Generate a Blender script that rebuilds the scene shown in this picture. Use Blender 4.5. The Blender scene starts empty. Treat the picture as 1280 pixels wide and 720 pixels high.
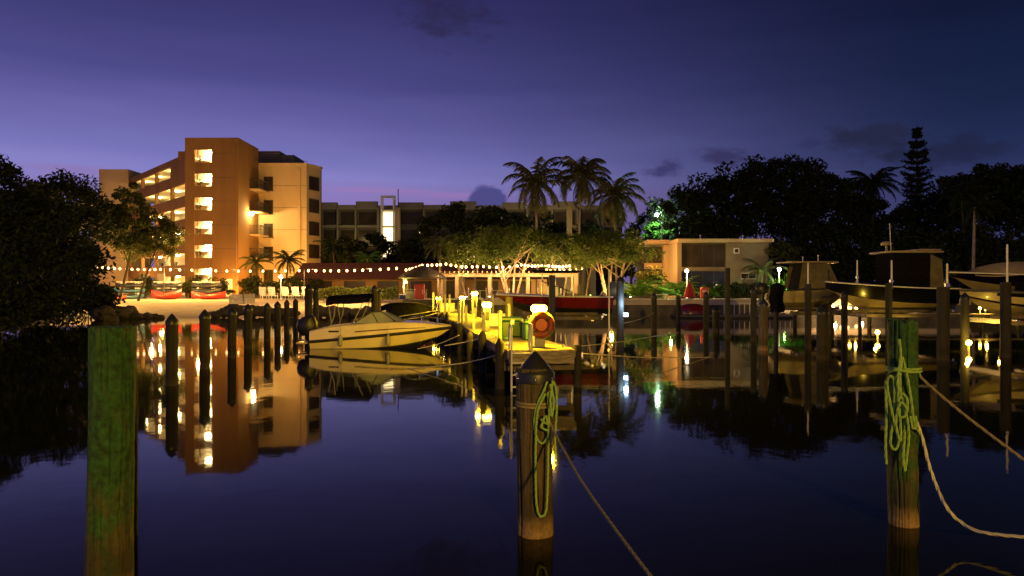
import bpy, math, random
import numpy as np
from mathutils import Vector, Matrix
R = math.radians
PI = math.pi
random.seed(7)
C = bpy.context.scene.collection
F = 940.0      # focal length in pixels of a 1280 wide picture
EYE = 2.4      # camera height above the water

def P(px, py, d):
    """the point d metres in front of the camera seen at that pixel of the 1280x720 photograph"""
    return Vector(((px - 640) / F * d, d, EYE + (360 - py) / F * d))
def X(px, d): return (px - 640) / F * d
def Z(py, d): return EYE + (360 - py) / F * d
def lin(c): return tuple(((v / 255) / 12.92 if v <= 10 else (((v / 255) + .055) / 1.055) ** 2.4) for v in c)

# ------------------------------------------------------------------ mesh builder
class MB:
    def __init__(s): s.v = []; s.f = []
    def add(s, vs, fs):
        b = len(s.v); s.v += [tuple(v) for v in vs]; s.f += [tuple(b + i for i in f) for f in fs]; return s
    def box(s, x0, x1, y0, y1, z0, z1):
        vs = [(x0,y0,z0),(x1,y0,z0),(x1,y1,z0),(x0,y1,z0),(x0,y0,z1),(x1,y0,z1),(x1,y1,z1),(x0,y1,z1)]
        return s.add(vs, [(3,2,1,0),(4,5,6,7),(0,1,5,4),(1,2,6,5),(2,3,7,6),(3,0,4,7)])
    def bbox(s, x0, x1, y0, y1, z0, z1, b=.02):
        """box with chamfered edges"""
        bm_v = []; 
        xs, ys, zs = (x0, x1), (y0, y1), (z0, z1)
        for k, (za, zb) in enumerate(((z0, z0 + b), (z1, z1 - b))):
            bm_v.append([(x0+b,y0+b,za),(x1-b,y0+b,za),(x1-b,y1-b,za),(x0+b,y1-b,za)])
            bm_v.append([(x0+b,y0,zb),(x1-b,y0,zb),(x1,y0+b,zb),(x1,y1-b,zb),(x1-b,y1,zb),(x0+b,y1,zb),(x0,y1-b,zb),(x0,y0+b,zb)])
        i4, i8 = bm_v[0], bm_v[1]; j4, j8 = bm_v[2], bm_v[3]
        vs = i4 + i8 + j4 + j8; o8, p4, p8 = 4, 12, 16
        fs = [(3,2,1,0), (12,13,14,15)]
        for k in range(8):
            fs.append((o8+k, o8+(k+1)%8, p8+(k+1)%8, p8+k))
        for k in range(4):
            a, c = 2*k, 2*k+1
            fs.append((k, (k+1)%4, o8+c, o8+a)); fs.append((p4+(k+1)%4, p4+k, p8+a, p8+c))
            e = (2*k+2) % 8
            fs.append(((k+1)%4, o8+e, o8+c)); fs.append((p4+(k+1)%4, p8+c, p8+e))
        return s.add(vs, fs)
    def prism(s, poly, z0, z1):
        n = len(poly)
        vs = [(x,y,z0) for x,y in poly] + [(x,y,z1) for x,y in poly]
        fs = [tuple(range(n-1,-1,-1)), tuple(range(n,2*n))] + [(i,(i+1)%n,n+(i+1)%n,n+i) for i in range(n)]
        return s.add(vs, fs)
    def tube(s, pts, r, n=6, cap=True):
        pts = [Vector(p) for p in pts]; m = len(pts)
        rs = r if isinstance(r, (list, tuple)) else [r]*m
        b = len(s.v); up = None
        for i, p in enumerate(pts):
            t = (pts[min(i+1,m-1)] - pts[max(i-1,0)])
            if t.length < 1e-9: t = Vector((0,0,1))
            t.normalize()
            if up is None:
                up = Vector((0,0,1)) if abs(t.z) < .9 else Vector((1,0,0))
            u = up - t*up.dot(t)
            if u.length < 1e-6: u = t.orthogonal()
            u.normalize(); up = u; w = t.cross(u)
            for k in range(n):
                a = 2*PI*k/n
                s.v.append(tuple(p + (u*math.cos(a) + w*math.sin(a))*rs[i]))
        for i in range(m-1):
            for k in range(n):
                s.f.append((b+i*n+k, b+i*n+(k+1)%n, b+(i+1)*n+(k+1)%n, b+(i+1)*n+k))
        if cap:
            s.f.append(tuple(b+k for k in range(n-1,-1,-1))); s.f.append(tuple(b+(m-1)*n+k for k in range(n)))
        return s
    def lathe(s, prof, n=16, c=(0,0,0), wob=0, rnd=None):
        b = len(s.v); cx, cy, cz = c
        for (r, z) in prof:
            for k in range(n):
                a = 2*PI*k/n; q = r*(1 + (rnd.uniform(-wob, wob) if rnd else 0))
                s.v.append((cx+q*math.cos(a), cy+q*math.sin(a), cz+z))
        for i in range(len(prof)-1):
            for k in range(n):
                s.f.append((b+i*n+k, b+i*n+(k+1)%n, b+(i+1)*n+(k+1)%n, b+(i+1)*n+k))
        s.f.append(tuple(b+k for k in range(n-1,-1,-1))); s.f.append(tuple(b+(len(prof)-1)*n+k for k in range(n)))
        return s
    def ell(s, c, rx, ry, rz, n=10, m=6):
        vs = []; fs = []
        for i in range(m+1):
            th = PI*i/m - PI/2
            for k in range(n):
                a = 2*PI*k/n
                vs.append((c[0]+rx*math.cos(th)*math.cos(a)*1.0, c[1]+ry*math.cos(th)*math.sin(a), c[2]+rz*math.sin(th)))
        for i in range(m):
            for k in range(n): fs.append((i*n+k, i*n+(k+1)%n, (i+1)*n+(k+1)%n, (i+1)*n+k))
        return s.add(vs, fs)
    def loft(s, secs, closed=False, capends=False):
        n = len(secs[0]); b = len(s.v)
        for q in secs: s.v += [tuple(p) for p in q]
        for i in range(len(secs)-1):
            for k in range(n if closed else n-1):
                s.f.append((b+i*n+k, b+i*n+(k+1)%n, b+(i+1)*n+(k+1)%n, b+(i+1)*n+k))
        if capends:
            s.f.append(tuple(b+k for k in range(n-1,-1,-1))); s.f.append(tuple(b+(len(secs)-1)*n+k for k in range(n)))
        return s
    def torus(s, c, R1, r, n=24, m=10, axis='y', a0=0, a1=2*PI):
        full = abs(a1-a0-2*PI) < 1e-6
        pts = []
        for i in range(n+1):
            a = a0 + (a1-a0)*i/n
            if axis == 'y': pts.append((c[0]+R1*math.cos(a), c[1], c[2]+R1*math.sin(a)))
            elif axis == 'z': pts.append((c[0]+R1*math.cos(a), c[1]+R1*math.sin(a), c[2]))
            else: pts.append((c[0], c[1]+R1*math.cos(a), c[2]+R1*math.sin(a)))
        return s.tube(pts, r, m, cap=not full)
    def quads(s, arr):
        """numpy array (n,4,3)"""
        b = len(s.v); n = len(arr)
        s.v += [tuple(p) for p in arr.reshape(-1,3).tolist()]
        s.f += [(b+4*i, b+4*i+1, b+4*i+2, b+4*i+3) for i in range(n)]
        return s
    def xf(s, M):
        s.v = [tuple(M @ Vector(v)) for v in s.v]; return s

ORG = {}
SMOOTH_ANGLE = R(40)
def part(name, mb, m, parent=None, world=True, smooth=True, label=None):
    me = bpy.data.meshes.new(name)
    vs = mb.v
    if parent is not None and world and parent.name in ORG:
        o = ORG[parent.name]; vs = [(x-o[0], y-o[1], z-o[2]) for x, y, z in vs]
    me.from_pydata(vs, [], mb.f); me.update()
    if smooth:
        me.polygons.foreach_set('use_smooth', [True]*len(me.polygons))
        try: me.set_sharp_from_angle(angle=SMOOTH_ANGLE)
        except Exception: pass
    me.materials.append(m)
    ob = bpy.data.objects.new(name, me); C.objects.link(ob)
    if parent is not None:
        ob.parent = parent
        if parent.name in ORG: ORG[ob.name] = ORG[parent.name]
    if label: ob['label'] = label
    return ob
def tag(o, label=None, cat=None, group=None, kind=None):
    if label: o['label'] = label
    if cat: o['category'] = cat
    if group: o['group'] = group
    if kind: o['kind'] = kind
    return o
def thing(name, label, cat, loc=(0,0,0), rz=0, group=None):
    o = bpy.data.objects.new(name, None); C.objects.link(o)
    o.location = loc; o.rotation_euler = (0,0,rz); o.empty_display_size = .3
    if rz == 0: ORG[o.name] = tuple(loc)
    return tag(o, label, cat, group)
def kids(o): return [c for c in bpy.data.objects if c.parent == o]
def dup(o, loc=None, rz=None, label=None, parent=None, scale=None):
    c = o.copy(); C.objects.link(c)
    if parent is not None: c.parent = parent
    if loc is not None: c.location = loc
    if rz is not None: c.rotation_euler = (0,0,rz)
    if scale is not None: c.scale = scale
    if label: c['label'] = label
    for ch in list(kids(o)): dup(ch, parent=c)
    return c
def solo(name, mb, m, label, cat, group=None, kind=None, smooth=True):
    """a thing that is one mesh; its origin is put at its base"""
    vs = np.array(mb.v); c = (vs.min(0) + vs.max(0))/2; c[2] = vs[:,2].min()
    mb.v = [tuple(p) for p in (vs - c).tolist()]
    o = part(name, mb, m, None, smooth=smooth); o.location = tuple(c)
    return tag(o, label, cat, group, kind)
def struct(name, mb, m, smooth=False):
    o = part(name, mb, m, None, smooth=smooth); o['kind'] = 'structure'; return o
def spline(pts, k=8):
    pts = [Vector(p) for p in pts]; out = []
    for i in range(len(pts)-1):
        p0 = pts[max(i-1,0)]; p1 = pts[i]; p2 = pts[i+1]; p3 = pts[min(i+2,len(pts)-1)]
        for j in range(k):
            t = j/k
            out.append(.5*((2*p1) + (p2-p0)*t + (2*p0-5*p1+4*p2-p3)*t*t + (3*p1-p0-3*p2+p3)*t**3))
    out.append(pts[-1]); return out

# ------------------------------------------------------------------ materials
M = {}
def nodes_of(name):
    m = bpy.data.materials.new(name); m.use_nodes = True
    return m, m.node_tree.nodes, m.node_tree.links, m.node_tree.nodes['Principled BSDF']
def mat(name, c1, c2=None, scale=4, rough=.6, bump=0, bscale=None, metal=0, stretch=(1,1,1), spec=.5, detail=5, lo=.35, hi=.65, coat=0):
    if name in M: return M[name]
    m, N, L, b = nodes_of(name)
    b.inputs['Roughness'].default_value = rough; b.inputs['Metallic'].default_value = metal
    b.inputs['Specular IOR Level'].default_value = spec
    b.inputs['Coat Weight'].default_value = coat
    if c2 is None: c2 = tuple(v*.75 for v in c1)
    tc = N.new('ShaderNodeTexCoord'); mp = N.new('ShaderNodeMapping'); mp.inputs['Scale'].default_value = stretch
    L.new(tc.outputs['Object'], mp.inputs['Vector'])
    nz = N.new('ShaderNodeTexNoise'); nz.inputs['Scale'].default_value = scale; nz.inputs['Detail'].default_value = detail
    L.new(mp.outputs['Vector'], nz.inputs['Vector'])
    rp = N.new('ShaderNodeValToRGB'); rp.color_ramp.elements[0].position = lo; rp.color_ramp.elements[1].position = hi
    rp.color_ramp.elements[0].color = (*c1,1); rp.color_ramp.elements[1].color = (*c2,1)
    L.new(nz.outputs['Fac'], rp.inputs['Fac']); L.new(rp.outputs['Color'], b.inputs['Base Color'])
    if bump:
        n2 = N.new('ShaderNodeTexNoise'); n2.inputs['Scale'].default_value = bscale or scale*6; n2.inputs['Detail'].default_value = 4
        L.new(mp.outputs['Vector'], n2.inputs['Vector'])
        bp = N.new('ShaderNodeBump'); bp.inputs['Strength'].default_value = 1; bp.inputs['Distance'].default_value = bump
        L.new(n2.outputs['Fac'], bp.inputs['Height']); L.new(bp.outputs['Normal'], b.inputs['Normal'])
    M[name] = m; return m
def emit(name, col, strength, sample=True):
    if name in M: return M[name]
    m, N, L, b = nodes_of(name)
    b.inputs['Base Color'].default_value = (.8,.8,.8,1)
    b.inputs['Emission Color'].default_value = (*col,1); b.inputs['Emission Strength'].default_value = strength
    if not sample: m.cycles.emission_sampling = 'NONE'
    M[name] = m; return m
def leaf(name, c1, c2, trans=.25, rough=.55):
    if name in M: return M[name]
    m, N, L, b = nodes_of(name)
    tc = N.new('ShaderNodeTexCoord')
    nz = N.new('ShaderNodeTexNoise'); nz.inputs['Scale'].default_value = .9; nz.inputs['Detail'].default_value = 3
    L.new(tc.outputs['Object'], nz.inputs['Vector'])
    geo = N.new('ShaderNodeNewGeometry')
    ad = N.new('ShaderNodeMath'); ad.operation = 'MULTIPLY_ADD'; ad.inputs[1].default_value = .5
    L.new(geo.outputs['Random Per Island'], ad.inputs[0]); 
    sc = N.new('ShaderNodeMath'); sc.operation = 'MULTIPLY'; sc.inputs[1].default_value = .6
    L.new(nz.outputs['Fac'], sc.inputs[0]); L.new(sc.outputs[0], ad.inputs[2])
    rp = N.new('ShaderNodeValToRGB'); rp.color_ramp.elements[0].position = .2; rp.color_ramp.elements[1].position = .75
    rp.color_ramp.elements[0].color = (*c1,1); rp.color_ramp.elements[1].color = (*c2,1)
    L.new(ad.outputs[0], rp.inputs['Fac']); L.new(rp.outputs['Color'], b.inputs['Base Color'])
    b.inputs['Roughness'].default_value = rough; b.inputs['Specular IOR Level'].default_value = .12
    tr = N.new('ShaderNodeBsdfTranslucent'); L.new(rp.outputs['Color'], tr.inputs['Color'])
    mx = N.new('ShaderNodeMixShader'); mx.inputs[0].default_value = trans
    L.new(b.outputs[0], mx.inputs[1]); L.new(tr.outputs[0], mx.inputs[2])
    L.new(mx.outputs[0], N['Material Output'].inputs['Surface'])
    M[name] = m; return m
def pile_mat(name, dry, wet, blotch_green, amount, z0, z1, crust=(.42,.26,.13)):
    """weathered pile timber: long vertical grain, green blotches that thicken towards the top, a crusted band by the waterline"""
    m, N, L, b = nodes_of(name)
    b.inputs['Roughness'].default_value = .8
    tc = N.new('ShaderNodeTexCoord')
    mp = N.new('ShaderNodeMapping'); mp.inputs['Scale'].default_value = (14,14,1.1); L.new(tc.outputs['Object'], mp.inputs['Vector'])
    n1 = N.new('ShaderNodeTexNoise'); n1.inputs['Scale'].default_value = 1.6; n1.inputs['Detail'].default_value = 8; n1.inputs['Roughness'].default_value = .65
    L.new(mp.outputs['Vector'], n1.inputs['Vector'])
    r1 = N.new('ShaderNodeValToRGB'); r1.color_ramp.elements[0].position = .35; r1.color_ramp.elements[1].position = .68
    r1.color_ramp.elements[0].color = (*wet,1); r1.color_ramp.elements[1].color = (*dry,1); L.new(n1.outputs['Fac'], r1.inputs['Fac'])
    n2 = N.new('ShaderNodeTexNoise'); n2.inputs['Scale'].default_value = 4.2; n2.inputs['Detail'].default_value = 10; n2.inputs['Roughness'].default_value = .7
    mp2 = N.new('ShaderNodeMapping'); mp2.inputs['Scale'].default_value = (2,2,.8); L.new(tc.outputs['Object'], mp2.inputs['Vector'])
    L.new(mp2.outputs['Vector'], n2.inputs['Vector'])
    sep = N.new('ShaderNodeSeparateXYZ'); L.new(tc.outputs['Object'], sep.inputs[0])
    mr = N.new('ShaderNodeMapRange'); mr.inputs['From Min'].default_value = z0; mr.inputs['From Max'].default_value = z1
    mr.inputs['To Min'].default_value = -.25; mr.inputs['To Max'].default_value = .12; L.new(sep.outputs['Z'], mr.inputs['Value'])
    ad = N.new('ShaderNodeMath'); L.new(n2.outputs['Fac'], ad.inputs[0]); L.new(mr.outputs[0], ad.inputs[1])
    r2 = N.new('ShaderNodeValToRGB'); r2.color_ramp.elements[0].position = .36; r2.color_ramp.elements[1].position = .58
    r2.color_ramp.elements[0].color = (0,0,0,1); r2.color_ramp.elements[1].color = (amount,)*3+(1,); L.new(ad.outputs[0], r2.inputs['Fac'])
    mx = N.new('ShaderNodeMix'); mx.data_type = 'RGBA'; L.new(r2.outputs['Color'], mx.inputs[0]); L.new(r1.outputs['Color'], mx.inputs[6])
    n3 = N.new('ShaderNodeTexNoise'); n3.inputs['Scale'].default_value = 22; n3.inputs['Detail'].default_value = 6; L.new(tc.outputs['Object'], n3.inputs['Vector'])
    r3 = N.new('ShaderNodeValToRGB'); r3.color_ramp.elements[0].color = (*tuple(v*.22 for v in blotch_green),1); r3.color_ramp.elements[1].color = (*blotch_green,1)  # green blotch tone, denser towards the top of the pile
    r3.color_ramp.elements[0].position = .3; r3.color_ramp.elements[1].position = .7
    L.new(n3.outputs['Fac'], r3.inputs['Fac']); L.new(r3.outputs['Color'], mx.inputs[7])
    # barnacle crust just above the waterline
    mc = N.new('ShaderNodeMapRange'); mc.inputs['From Min'].default_value = .22; mc.inputs['From Max'].default_value = .06; L.new(sep.outputs['Z'], mc.inputs['Value'])
    v = N.new('ShaderNodeTexVoronoi'); v.inputs['Scale'].default_value = 34; L.new(tc.outputs['Object'], v.inputs['Vector'])
    g = N.new('ShaderNodeMath'); g.operation = 'MULTIPLY'; L.new(mc.outputs[0], g.inputs[0]); L.new(n3.outputs['Fac'], g.inputs[1])
    mx2 = N.new('ShaderNodeMix'); mx2.data_type = 'RGBA'; L.new(g.outputs[0], mx2.inputs[0]); L.new(mx.outputs[2], mx2.inputs[6]); mx2.inputs[7].default_value = (*crust,1)
    # dark tide stain with a ragged upper edge above the crust
    te = N.new('ShaderNodeMath'); te.operation = 'MULTIPLY_ADD'; te.inputs[1].default_value = -.35; L.new(n2.outputs['Fac'], te.inputs[0]); L.new(sep.outputs['Z'], te.inputs[2])
    ts = N.new('ShaderNodeMapRange'); ts.inputs['From Min'].default_value = .34; ts.inputs['From Max'].default_value = .2; ts.inputs['To Max'].default_value = .6; L.new(te.outputs[0], ts.inputs['Value'])
    mx3 = N.new('ShaderNodeMix'); mx3.data_type = 'RGBA'; mx3.blend_type = 'MULTIPLY'; L.new(ts.outputs[0], mx3.inputs[0]); L.new(mx.outputs[2], mx3.inputs[6]); mx3.inputs[7].default_value = (.3,.28,.22,1)
    L.new(mx3.outputs[2], mx2.inputs[6])
    L.new(mx2.outputs[2], b.inputs['Base Color'])
    bp = N.new('ShaderNodeBump'); bp.inputs['Distance'].default_value = .03; bp.inputs['Strength'].default_value = 1
    sm = N.new('ShaderNodeMath'); sm.operation = 'MULTIPLY_ADD'; sm.inputs[1].default_value = .5; L.new(n3.outputs['Fac'], sm.inputs[0]); L.new(n1.outputs['Fac'], sm.inputs[2])
    L.new(sm.outputs[0], bp.inputs['Height']); L.new(bp.outputs['Normal'], b.inputs['Normal'])
    M[name] = m; return m

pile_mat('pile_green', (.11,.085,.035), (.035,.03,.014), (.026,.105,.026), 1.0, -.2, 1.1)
pile_mat('pile_brown', (.14,.095,.05), (.04,.03,.018), (.07,.09,.025), .45, .5, 2.2)
pile_mat('pile_dark', (.04,.03,.02), (.012,.01,.008), (.014,.022,.01), .4, .3, 1.6, (.05,.04,.025))
mat('deck_wood', (.34,.28,.19), (.14,.11,.075), 5, .75, .004, 30, stretch=(1,6,6))
mat('beam_wood', (.13,.1,.07), (.07,.055,.04), 3, .8, .004, 20)
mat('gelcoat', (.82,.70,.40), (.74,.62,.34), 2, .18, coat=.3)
mat('gelcoat_white', (.78,.78,.76), (.7,.7,.68), 2, .2, coat=.3)
mat('maroon', (.14,.009,.01), (.11,.007,.008), 2, .2, coat=.4)
mat('navy', (.004,.0045,.006), (.003,.0035,.005), 2, .2, spec=.4, coat=.1)
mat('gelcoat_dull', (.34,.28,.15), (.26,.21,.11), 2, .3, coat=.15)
mat('antifoul', (.03,.03,.035), (.02,.02,.024), 3, .5)
mat('black_canvas', (.004,.004,.0045), (.008,.008,.009), 6, .95, .004, 25, spec=.05)
mat('olive_canvas', (.15,.125,.06), (.09,.075,.035), 2.5, .85, .01, 6)
mat('cream_canvas', (.36,.29,.17), (.25,.2,.11), 2, .8, .015, 5)
mat('smoked_glass', (.03,.035,.035), (.02,.025,.025), 2, .05, spec=.8)
mat('screen_glass', (.30,.32,.30), (.26,.28,.26), 2, .08, spec=.8)
mat('steel', (.6,.6,.6), (.5,.5,.5), 3, .25, metal=1)
mat('black_plastic', (.015,.015,.016), (.02,.02,.021), 4, .4)
mat('rubber', (.02,.02,.02), None, 4, .6)
mat('white_paint', (.75,.74,.7), (.66,.65,.6), 3, .5)
mat('pvc', (.36,.34,.27), (.27,.25,.2), 3, .5)
mat('post_grey', (.38,.36,.3), (.28,.26,.21), 3, .5)
mat('rope_green', (.30,.48,.12), (.19,.32,.08), 60, .85, .004, 120)
mat('rope_tan', (.3,.24,.13), (.2,.16,.09), 60, .85, .004, 120)
mat('rope_white', (.62,.58,.46), (.48,.44,.34), 60, .85, .004, 120)
mat('stucco_tan', (.60,.47,.28), (.44,.33,.18), .35, .9, .012, 9, stretch=(1,1,.3), lo=.3, hi=.75)
mat('stucco_brown', (.30,.165,.055), (.19,.10,.034), .4, .9, .012, 9, stretch=(1,1,.3), lo=.3, hi=.75)
mat('stucco_grey', (.22,.205,.16), (.16,.15,.115), .5, .9, .01, 9, lo=.3, hi=.7)
mat('stucco_house', (.25,.215,.15), (.17,.145,.10), .5, .9, .008, 9, lo=.3, hi=.7)
mat('stucco_white', (.62,.6,.55), (.5,.48,.43), .6, .9, .008, 9, lo=.3, hi=.7)
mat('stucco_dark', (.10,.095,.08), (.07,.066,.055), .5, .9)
mat('concrete', (.36,.34,.3), (.24,.225,.2), 1.2, .85, .01, 14)
mat('coping_stone', (.6,.52,.4), (.45,.38,.29), 1.0, .85, .008, 12)
mat('concrete_dark', (.14,.13,.11), (.07,.065,.055), 1.2, .9, .02, 8)
mat('roof_grey', (.14,.14,.14), (.1,.1,.1), 1.5, .8)
mat('roof_red', (.19,.06,.025), (.11,.033,.014), 1.5, .8, .02, 4, stretch=(6,1,1))
mat('thatch', (.09,.07,.045), (.045,.035,.022), 5, .95, .06, 14, stretch=(4,4,1))
mat('pergola_paint', (.42,.3,.19), (.33,.23,.14), 2, .7)
mat('sand', (.6,.5,.36), (.5,.41,.29), 1.2, .95, .04, 3)
mat('soil', (.07,.075,.035), (.05,.04,.025), .5, .95, .06, 3)
mat('paving', (.4,.33,.26), (.3,.25,.2), .8, .85, .006, 8)
mat('rock', (.12,.105,.085), (.06,.05,.04), 1.6, .9, .06, 5)
mat('bark', (.2,.15,.1), (.11,.08,.055), 4, .9, .03, 12, stretch=(4,4,1))
mat('bark_pale', (.38,.29,.19), (.22,.16,.1), 3, .85, .02, 10)
mat('bark_dark', (.06,.048,.035), (.035,.028,.02), 3, .9)
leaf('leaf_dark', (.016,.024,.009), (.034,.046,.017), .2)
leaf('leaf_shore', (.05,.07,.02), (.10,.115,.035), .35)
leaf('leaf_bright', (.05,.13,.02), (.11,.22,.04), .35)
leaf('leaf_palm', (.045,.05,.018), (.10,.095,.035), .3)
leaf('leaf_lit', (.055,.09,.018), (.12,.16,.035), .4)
leaf('leaf_hedge', (.07,.10,.025), (.14,.15,.045), .25)
mat('red_plastic', (.55,.035,.02), (.48,.03,.018), 2, .35)
mat('orange_plastic', (.6,.1,.02), (.5,.08,.015), 2, .4)
mat('ring_orange', (.30,.055,.014), (.22,.035,.01), 5, .55)
mat('ring_band', (.12,.05,.03), (.09,.04,.025), 4, .6)
mat('blue_plastic', (.05,.16,.24), (.04,.12,.19), 2, .35)
mat('dark_kayak', (.02,.025,.03), (.03,.035,.04), 2, .35)
mat('red_fabric', (.5,.03,.025), (.38,.022,.02), 3, .85, .02, 6)
mat('green_box', (.03,.12,.035), (.025,.09,.03), 2, .4)
mat('pane_dark', (.03,.022,.014), (.05,.038,.025), .6, .25, spec=.12)
mat('frame_dark', (.06,.05,.04), None, 3, .5)
mat('plaster', (.8,.72,.55), (.74,.66,.5), 1, .9)
mat('paint_cab', (.08,.08,.09), (.05,.05,.055), 3, .4)
emit('lamp_stair', (1,.72,.27), 240)
emit('lamp_window', (1,.76,.32), 210)
emit('bulb_string', (1,.47,.15), 8, False)
emit('lamp_amber', (1,.70,.05), 60, False)
emit('lamp_path', (1,.74,.38), 60, False)
emit('lamp_cool', (.75,.95,1), 90, False)
emit('lamp_green', (.5,1,.12), 25, False)
emit('lamp_blue', (.35,.6,1), 12, False)
emit('lamp_red', (1,.06,.05), 4, False)

def light(name, loc, power, col, r=.1, spot=None, aim=None, blend=.6):
    l = bpy.data.lights.new(name, 'SPOT' if spot else 'POINT'); l.energy = power; l.color = col; l.shadow_soft_size = r
    o = bpy.data.objects.new(name, l); C.objects.link(o); o.location = loc
    if spot:
        l.spot_size = R(spot); l.spot_blend = blend
        o.rotation_euler = (Vector(aim) - Vector(loc)).to_track_quat('-Z', 'Y').to_euler()
    return o
AMBER = (1,.58,.008); SODIUM = (1,.46,.085); WARM = (1,.70,.32); GREENISH = (.62,1,.16)

# ------------------------------------------------------------------ camera, world
cam = bpy.data.cameras.new('camera'); cam.sensor_width = 36; cam.lens = 36*F/1280; cam.clip_end = 6000; cam.clip_start = .05
co = bpy.data.objects.new('camera', cam); C.objects.link(co); co.location = (0,0,EYE); co.rotation_euler = (R(90),0,0)
sc = bpy.context.scene; sc.camera = co
sc.view_settings.view_transform = 'Standard'; sc.view_settings.look = 'None'; sc.view_settings.exposure = 0; sc.view_settings.gamma = 1
sc.view_settings.use_curve_mapping = False
sc.cycles.use_denoising = True
try: sc.cycles.denoiser = 'OPENIMAGEDENOISE'
except Exception: pass
sc.cycles.max_bounces = 6; sc.cycles.diffuse_bounces = 2; sc.cycles.glossy_bounces = 3; sc.cycles.transmission_bounces = 3
sc.cycles.sample_clamp_indirect = 4; sc.cycles.caustics_reflective = False; sc.cycles.caustics_refractive = False

w = bpy.data.worlds.new('World'); sc.world = w; w.use_nodes = True
N = w.node_tree.nodes; L = w.node_tree.links
bg = N['Background']
tc = N.new('ShaderNodeTexCoord'); sep = N.new('ShaderNodeSeparateXYZ'); L.new(tc.outputs['Generated'], sep.inputs[0])
def mth(op, a, b=None, c=None, clamp=False):
    n = N.new('ShaderNodeMath'); n.operation = op; n.use_clamp = clamp
    for i, q in enumerate((a,b,c)):
        if q is None: continue
        if isinstance(q, (int,float)): n.inputs[i].default_value = q
        else: L.new(q, n.inputs[i])
    return n.outputs[0]
az = mth('ARCTAN2', sep.outputs['X'], sep.outputs['Y'])
el = mth('ARCSINE', sep.outputs['Z'])
def ramp(stops):
    r = N.new('ShaderNodeValToRGB'); cr = r.color_ramp
    while len(cr.elements) < len(stops): cr.elements.new(.5)
    for e, (p, c) in zip(cr.elements, stops): e.position = p; e.color = (*lin(c),1)
    return r
# elevation 0 .. 45 degrees -> 0 .. 1; dusk glow low in the west, dark blue overhead
e01 = mth('MULTIPLY', el, 1/R(45), clamp=True)
warp = N.new('ShaderNodeTexNoise'); warp.inputs['Scale'].default_value = 3.5; warp.inputs['Detail'].default_value = 3
mpw = N.new('ShaderNodeMapping'); mpw.inputs['Scale'].default_value = (1,1,9); L.new(tc.outputs['Generated'], mpw.inputs['Vector']); L.new(mpw.outputs['Vector'], warp.inputs['Vector'])
e02 = mth('ADD', e01, mth('MULTIPLY', mth('SUBTRACT', warp.outputs['Fac'], .5), .05), clamp=True)
def deg(y): return math.degrees(math.atan((360-y)/F))/45
west = ramp([(0,(136,112,170)), (deg(250),(138,120,186)), (deg(230),(134,129,197)), (deg(205),(120,116,186)), (deg(150),(95,91,157)), (deg(110),(76,73,136)), (deg(50),(62,60,117)), (deg(0),(51,49,104)), (.8,(34,32,74))])
east = ramp([(0,(64,64,106)), (deg(250),(46,52,96)), (deg(200),(30,41,80)), (deg(150),(22,33,67)), (deg(100),(18,28,60)), (deg(50),(14,22,52)), (deg(0),(11,18,45)), (.8,(9,12,30))])
L.new(e02, west.inputs['Fac']); L.new(e02, east.inputs['Fac'])
side = N.new('ShaderNodeMapRange'); side.interpolation_type = 'SMOOTHSTEP'
side.inputs['From Min'].default_value = math.atan(-300/F); side.inputs['From Max'].default_value = math.atan(620/F); L.new(az, side.inputs['Value'])
mixs = N.new('ShaderNodeMix'); mixs.data_type = 'RGBA'; L.new(side.outputs[0], mixs.inputs[0]); L.new(west.outputs['Color'], mixs.inputs[6]); L.new(east.outputs['Color'], mixs.inputs[7])
# clouds: soft ragged masks in azimuth / elevation
cn = N.new('ShaderNodeTexNoise'); cn.inputs['Scale'].default_value = 22; cn.inputs['Detail'].default_value = 9; cn.inputs['Roughness'].default_value = .66
mpc = N.new('ShaderNodeMapping'); mpc.inputs['Scale'].default_value = (1,1,2.4); L.new(tc.outputs['Generated'], mpc.inputs['Vector']); L.new(mpc.outputs['Vector'], cn.inputs['Vector'])
cur = mixs.outputs[2]
def cloud(px, py, wx, wy, col, dens, ragged=1.35, soft=.75):
    global cur
    a0 = math.atan((px-640)/F); e0 = math.atan((360-py)/F*math.cos(a0)); aw = wx/F; ew = wy/F
    dx = mth('MULTIPLY', mth('SUBTRACT', az, a0), 1/aw); dy = mth('MULTIPLY', mth('SUBTRACT', el, e0), 1/ew)
    d = mth('SQRT', mth('ADD', mth('MULTIPLY', dx, dx), mth('MULTIPLY', dy, dy)))
    d = mth('ADD', d, mth('MULTIPLY', mth('SUBTRACT', cn.outputs['Fac'], .5), 2.6*ragged))
    mr = N.new('ShaderNodeMapRange'); mr.interpolation_type = 'SMOOTHSTEP'; mr.inputs['From Min'].default_value = 1+soft*.4; mr.inputs['From Max'].default_value = 1-soft
    mr.inputs['To Max'].default_value = dens; L.new(d, mr.inputs['Value'])
    mx = N.new('ShaderNodeMix'); mx.data_type = 'RGBA'; L.new(mr.outputs[0], mx.inputs[0]); L.new(cur, mx.inputs[6]); mx.inputs[7].default_value = (*lin(col),1)
    cur = mx.outputs[2]
cloud(560, 14, 52, 34, (42,36,72), .75)
cloud(1090, 175, 46, 22, (34,36,62), .85)
cloud(1180, 188, 60, 18, (28,32,58), .7)
cloud(905, 194, 30, 12, (50,46,88), .85)
cloud(828, 213, 24, 10, (54,50,98), .85)
cloud(1012, 180, 14, 10, (44,44,88), .5)
cloud(470, 238, 70, 4, (160,118,176), .5, .5)
cloud(570, 244, 60, 5, (158,116,178), .5, .5)
cloud(100, 212, 60, 6, (140,112,170), .5, .5)
cloud(609, 257, 27, 27, (72,70,130), .97, .35, .18)
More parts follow.
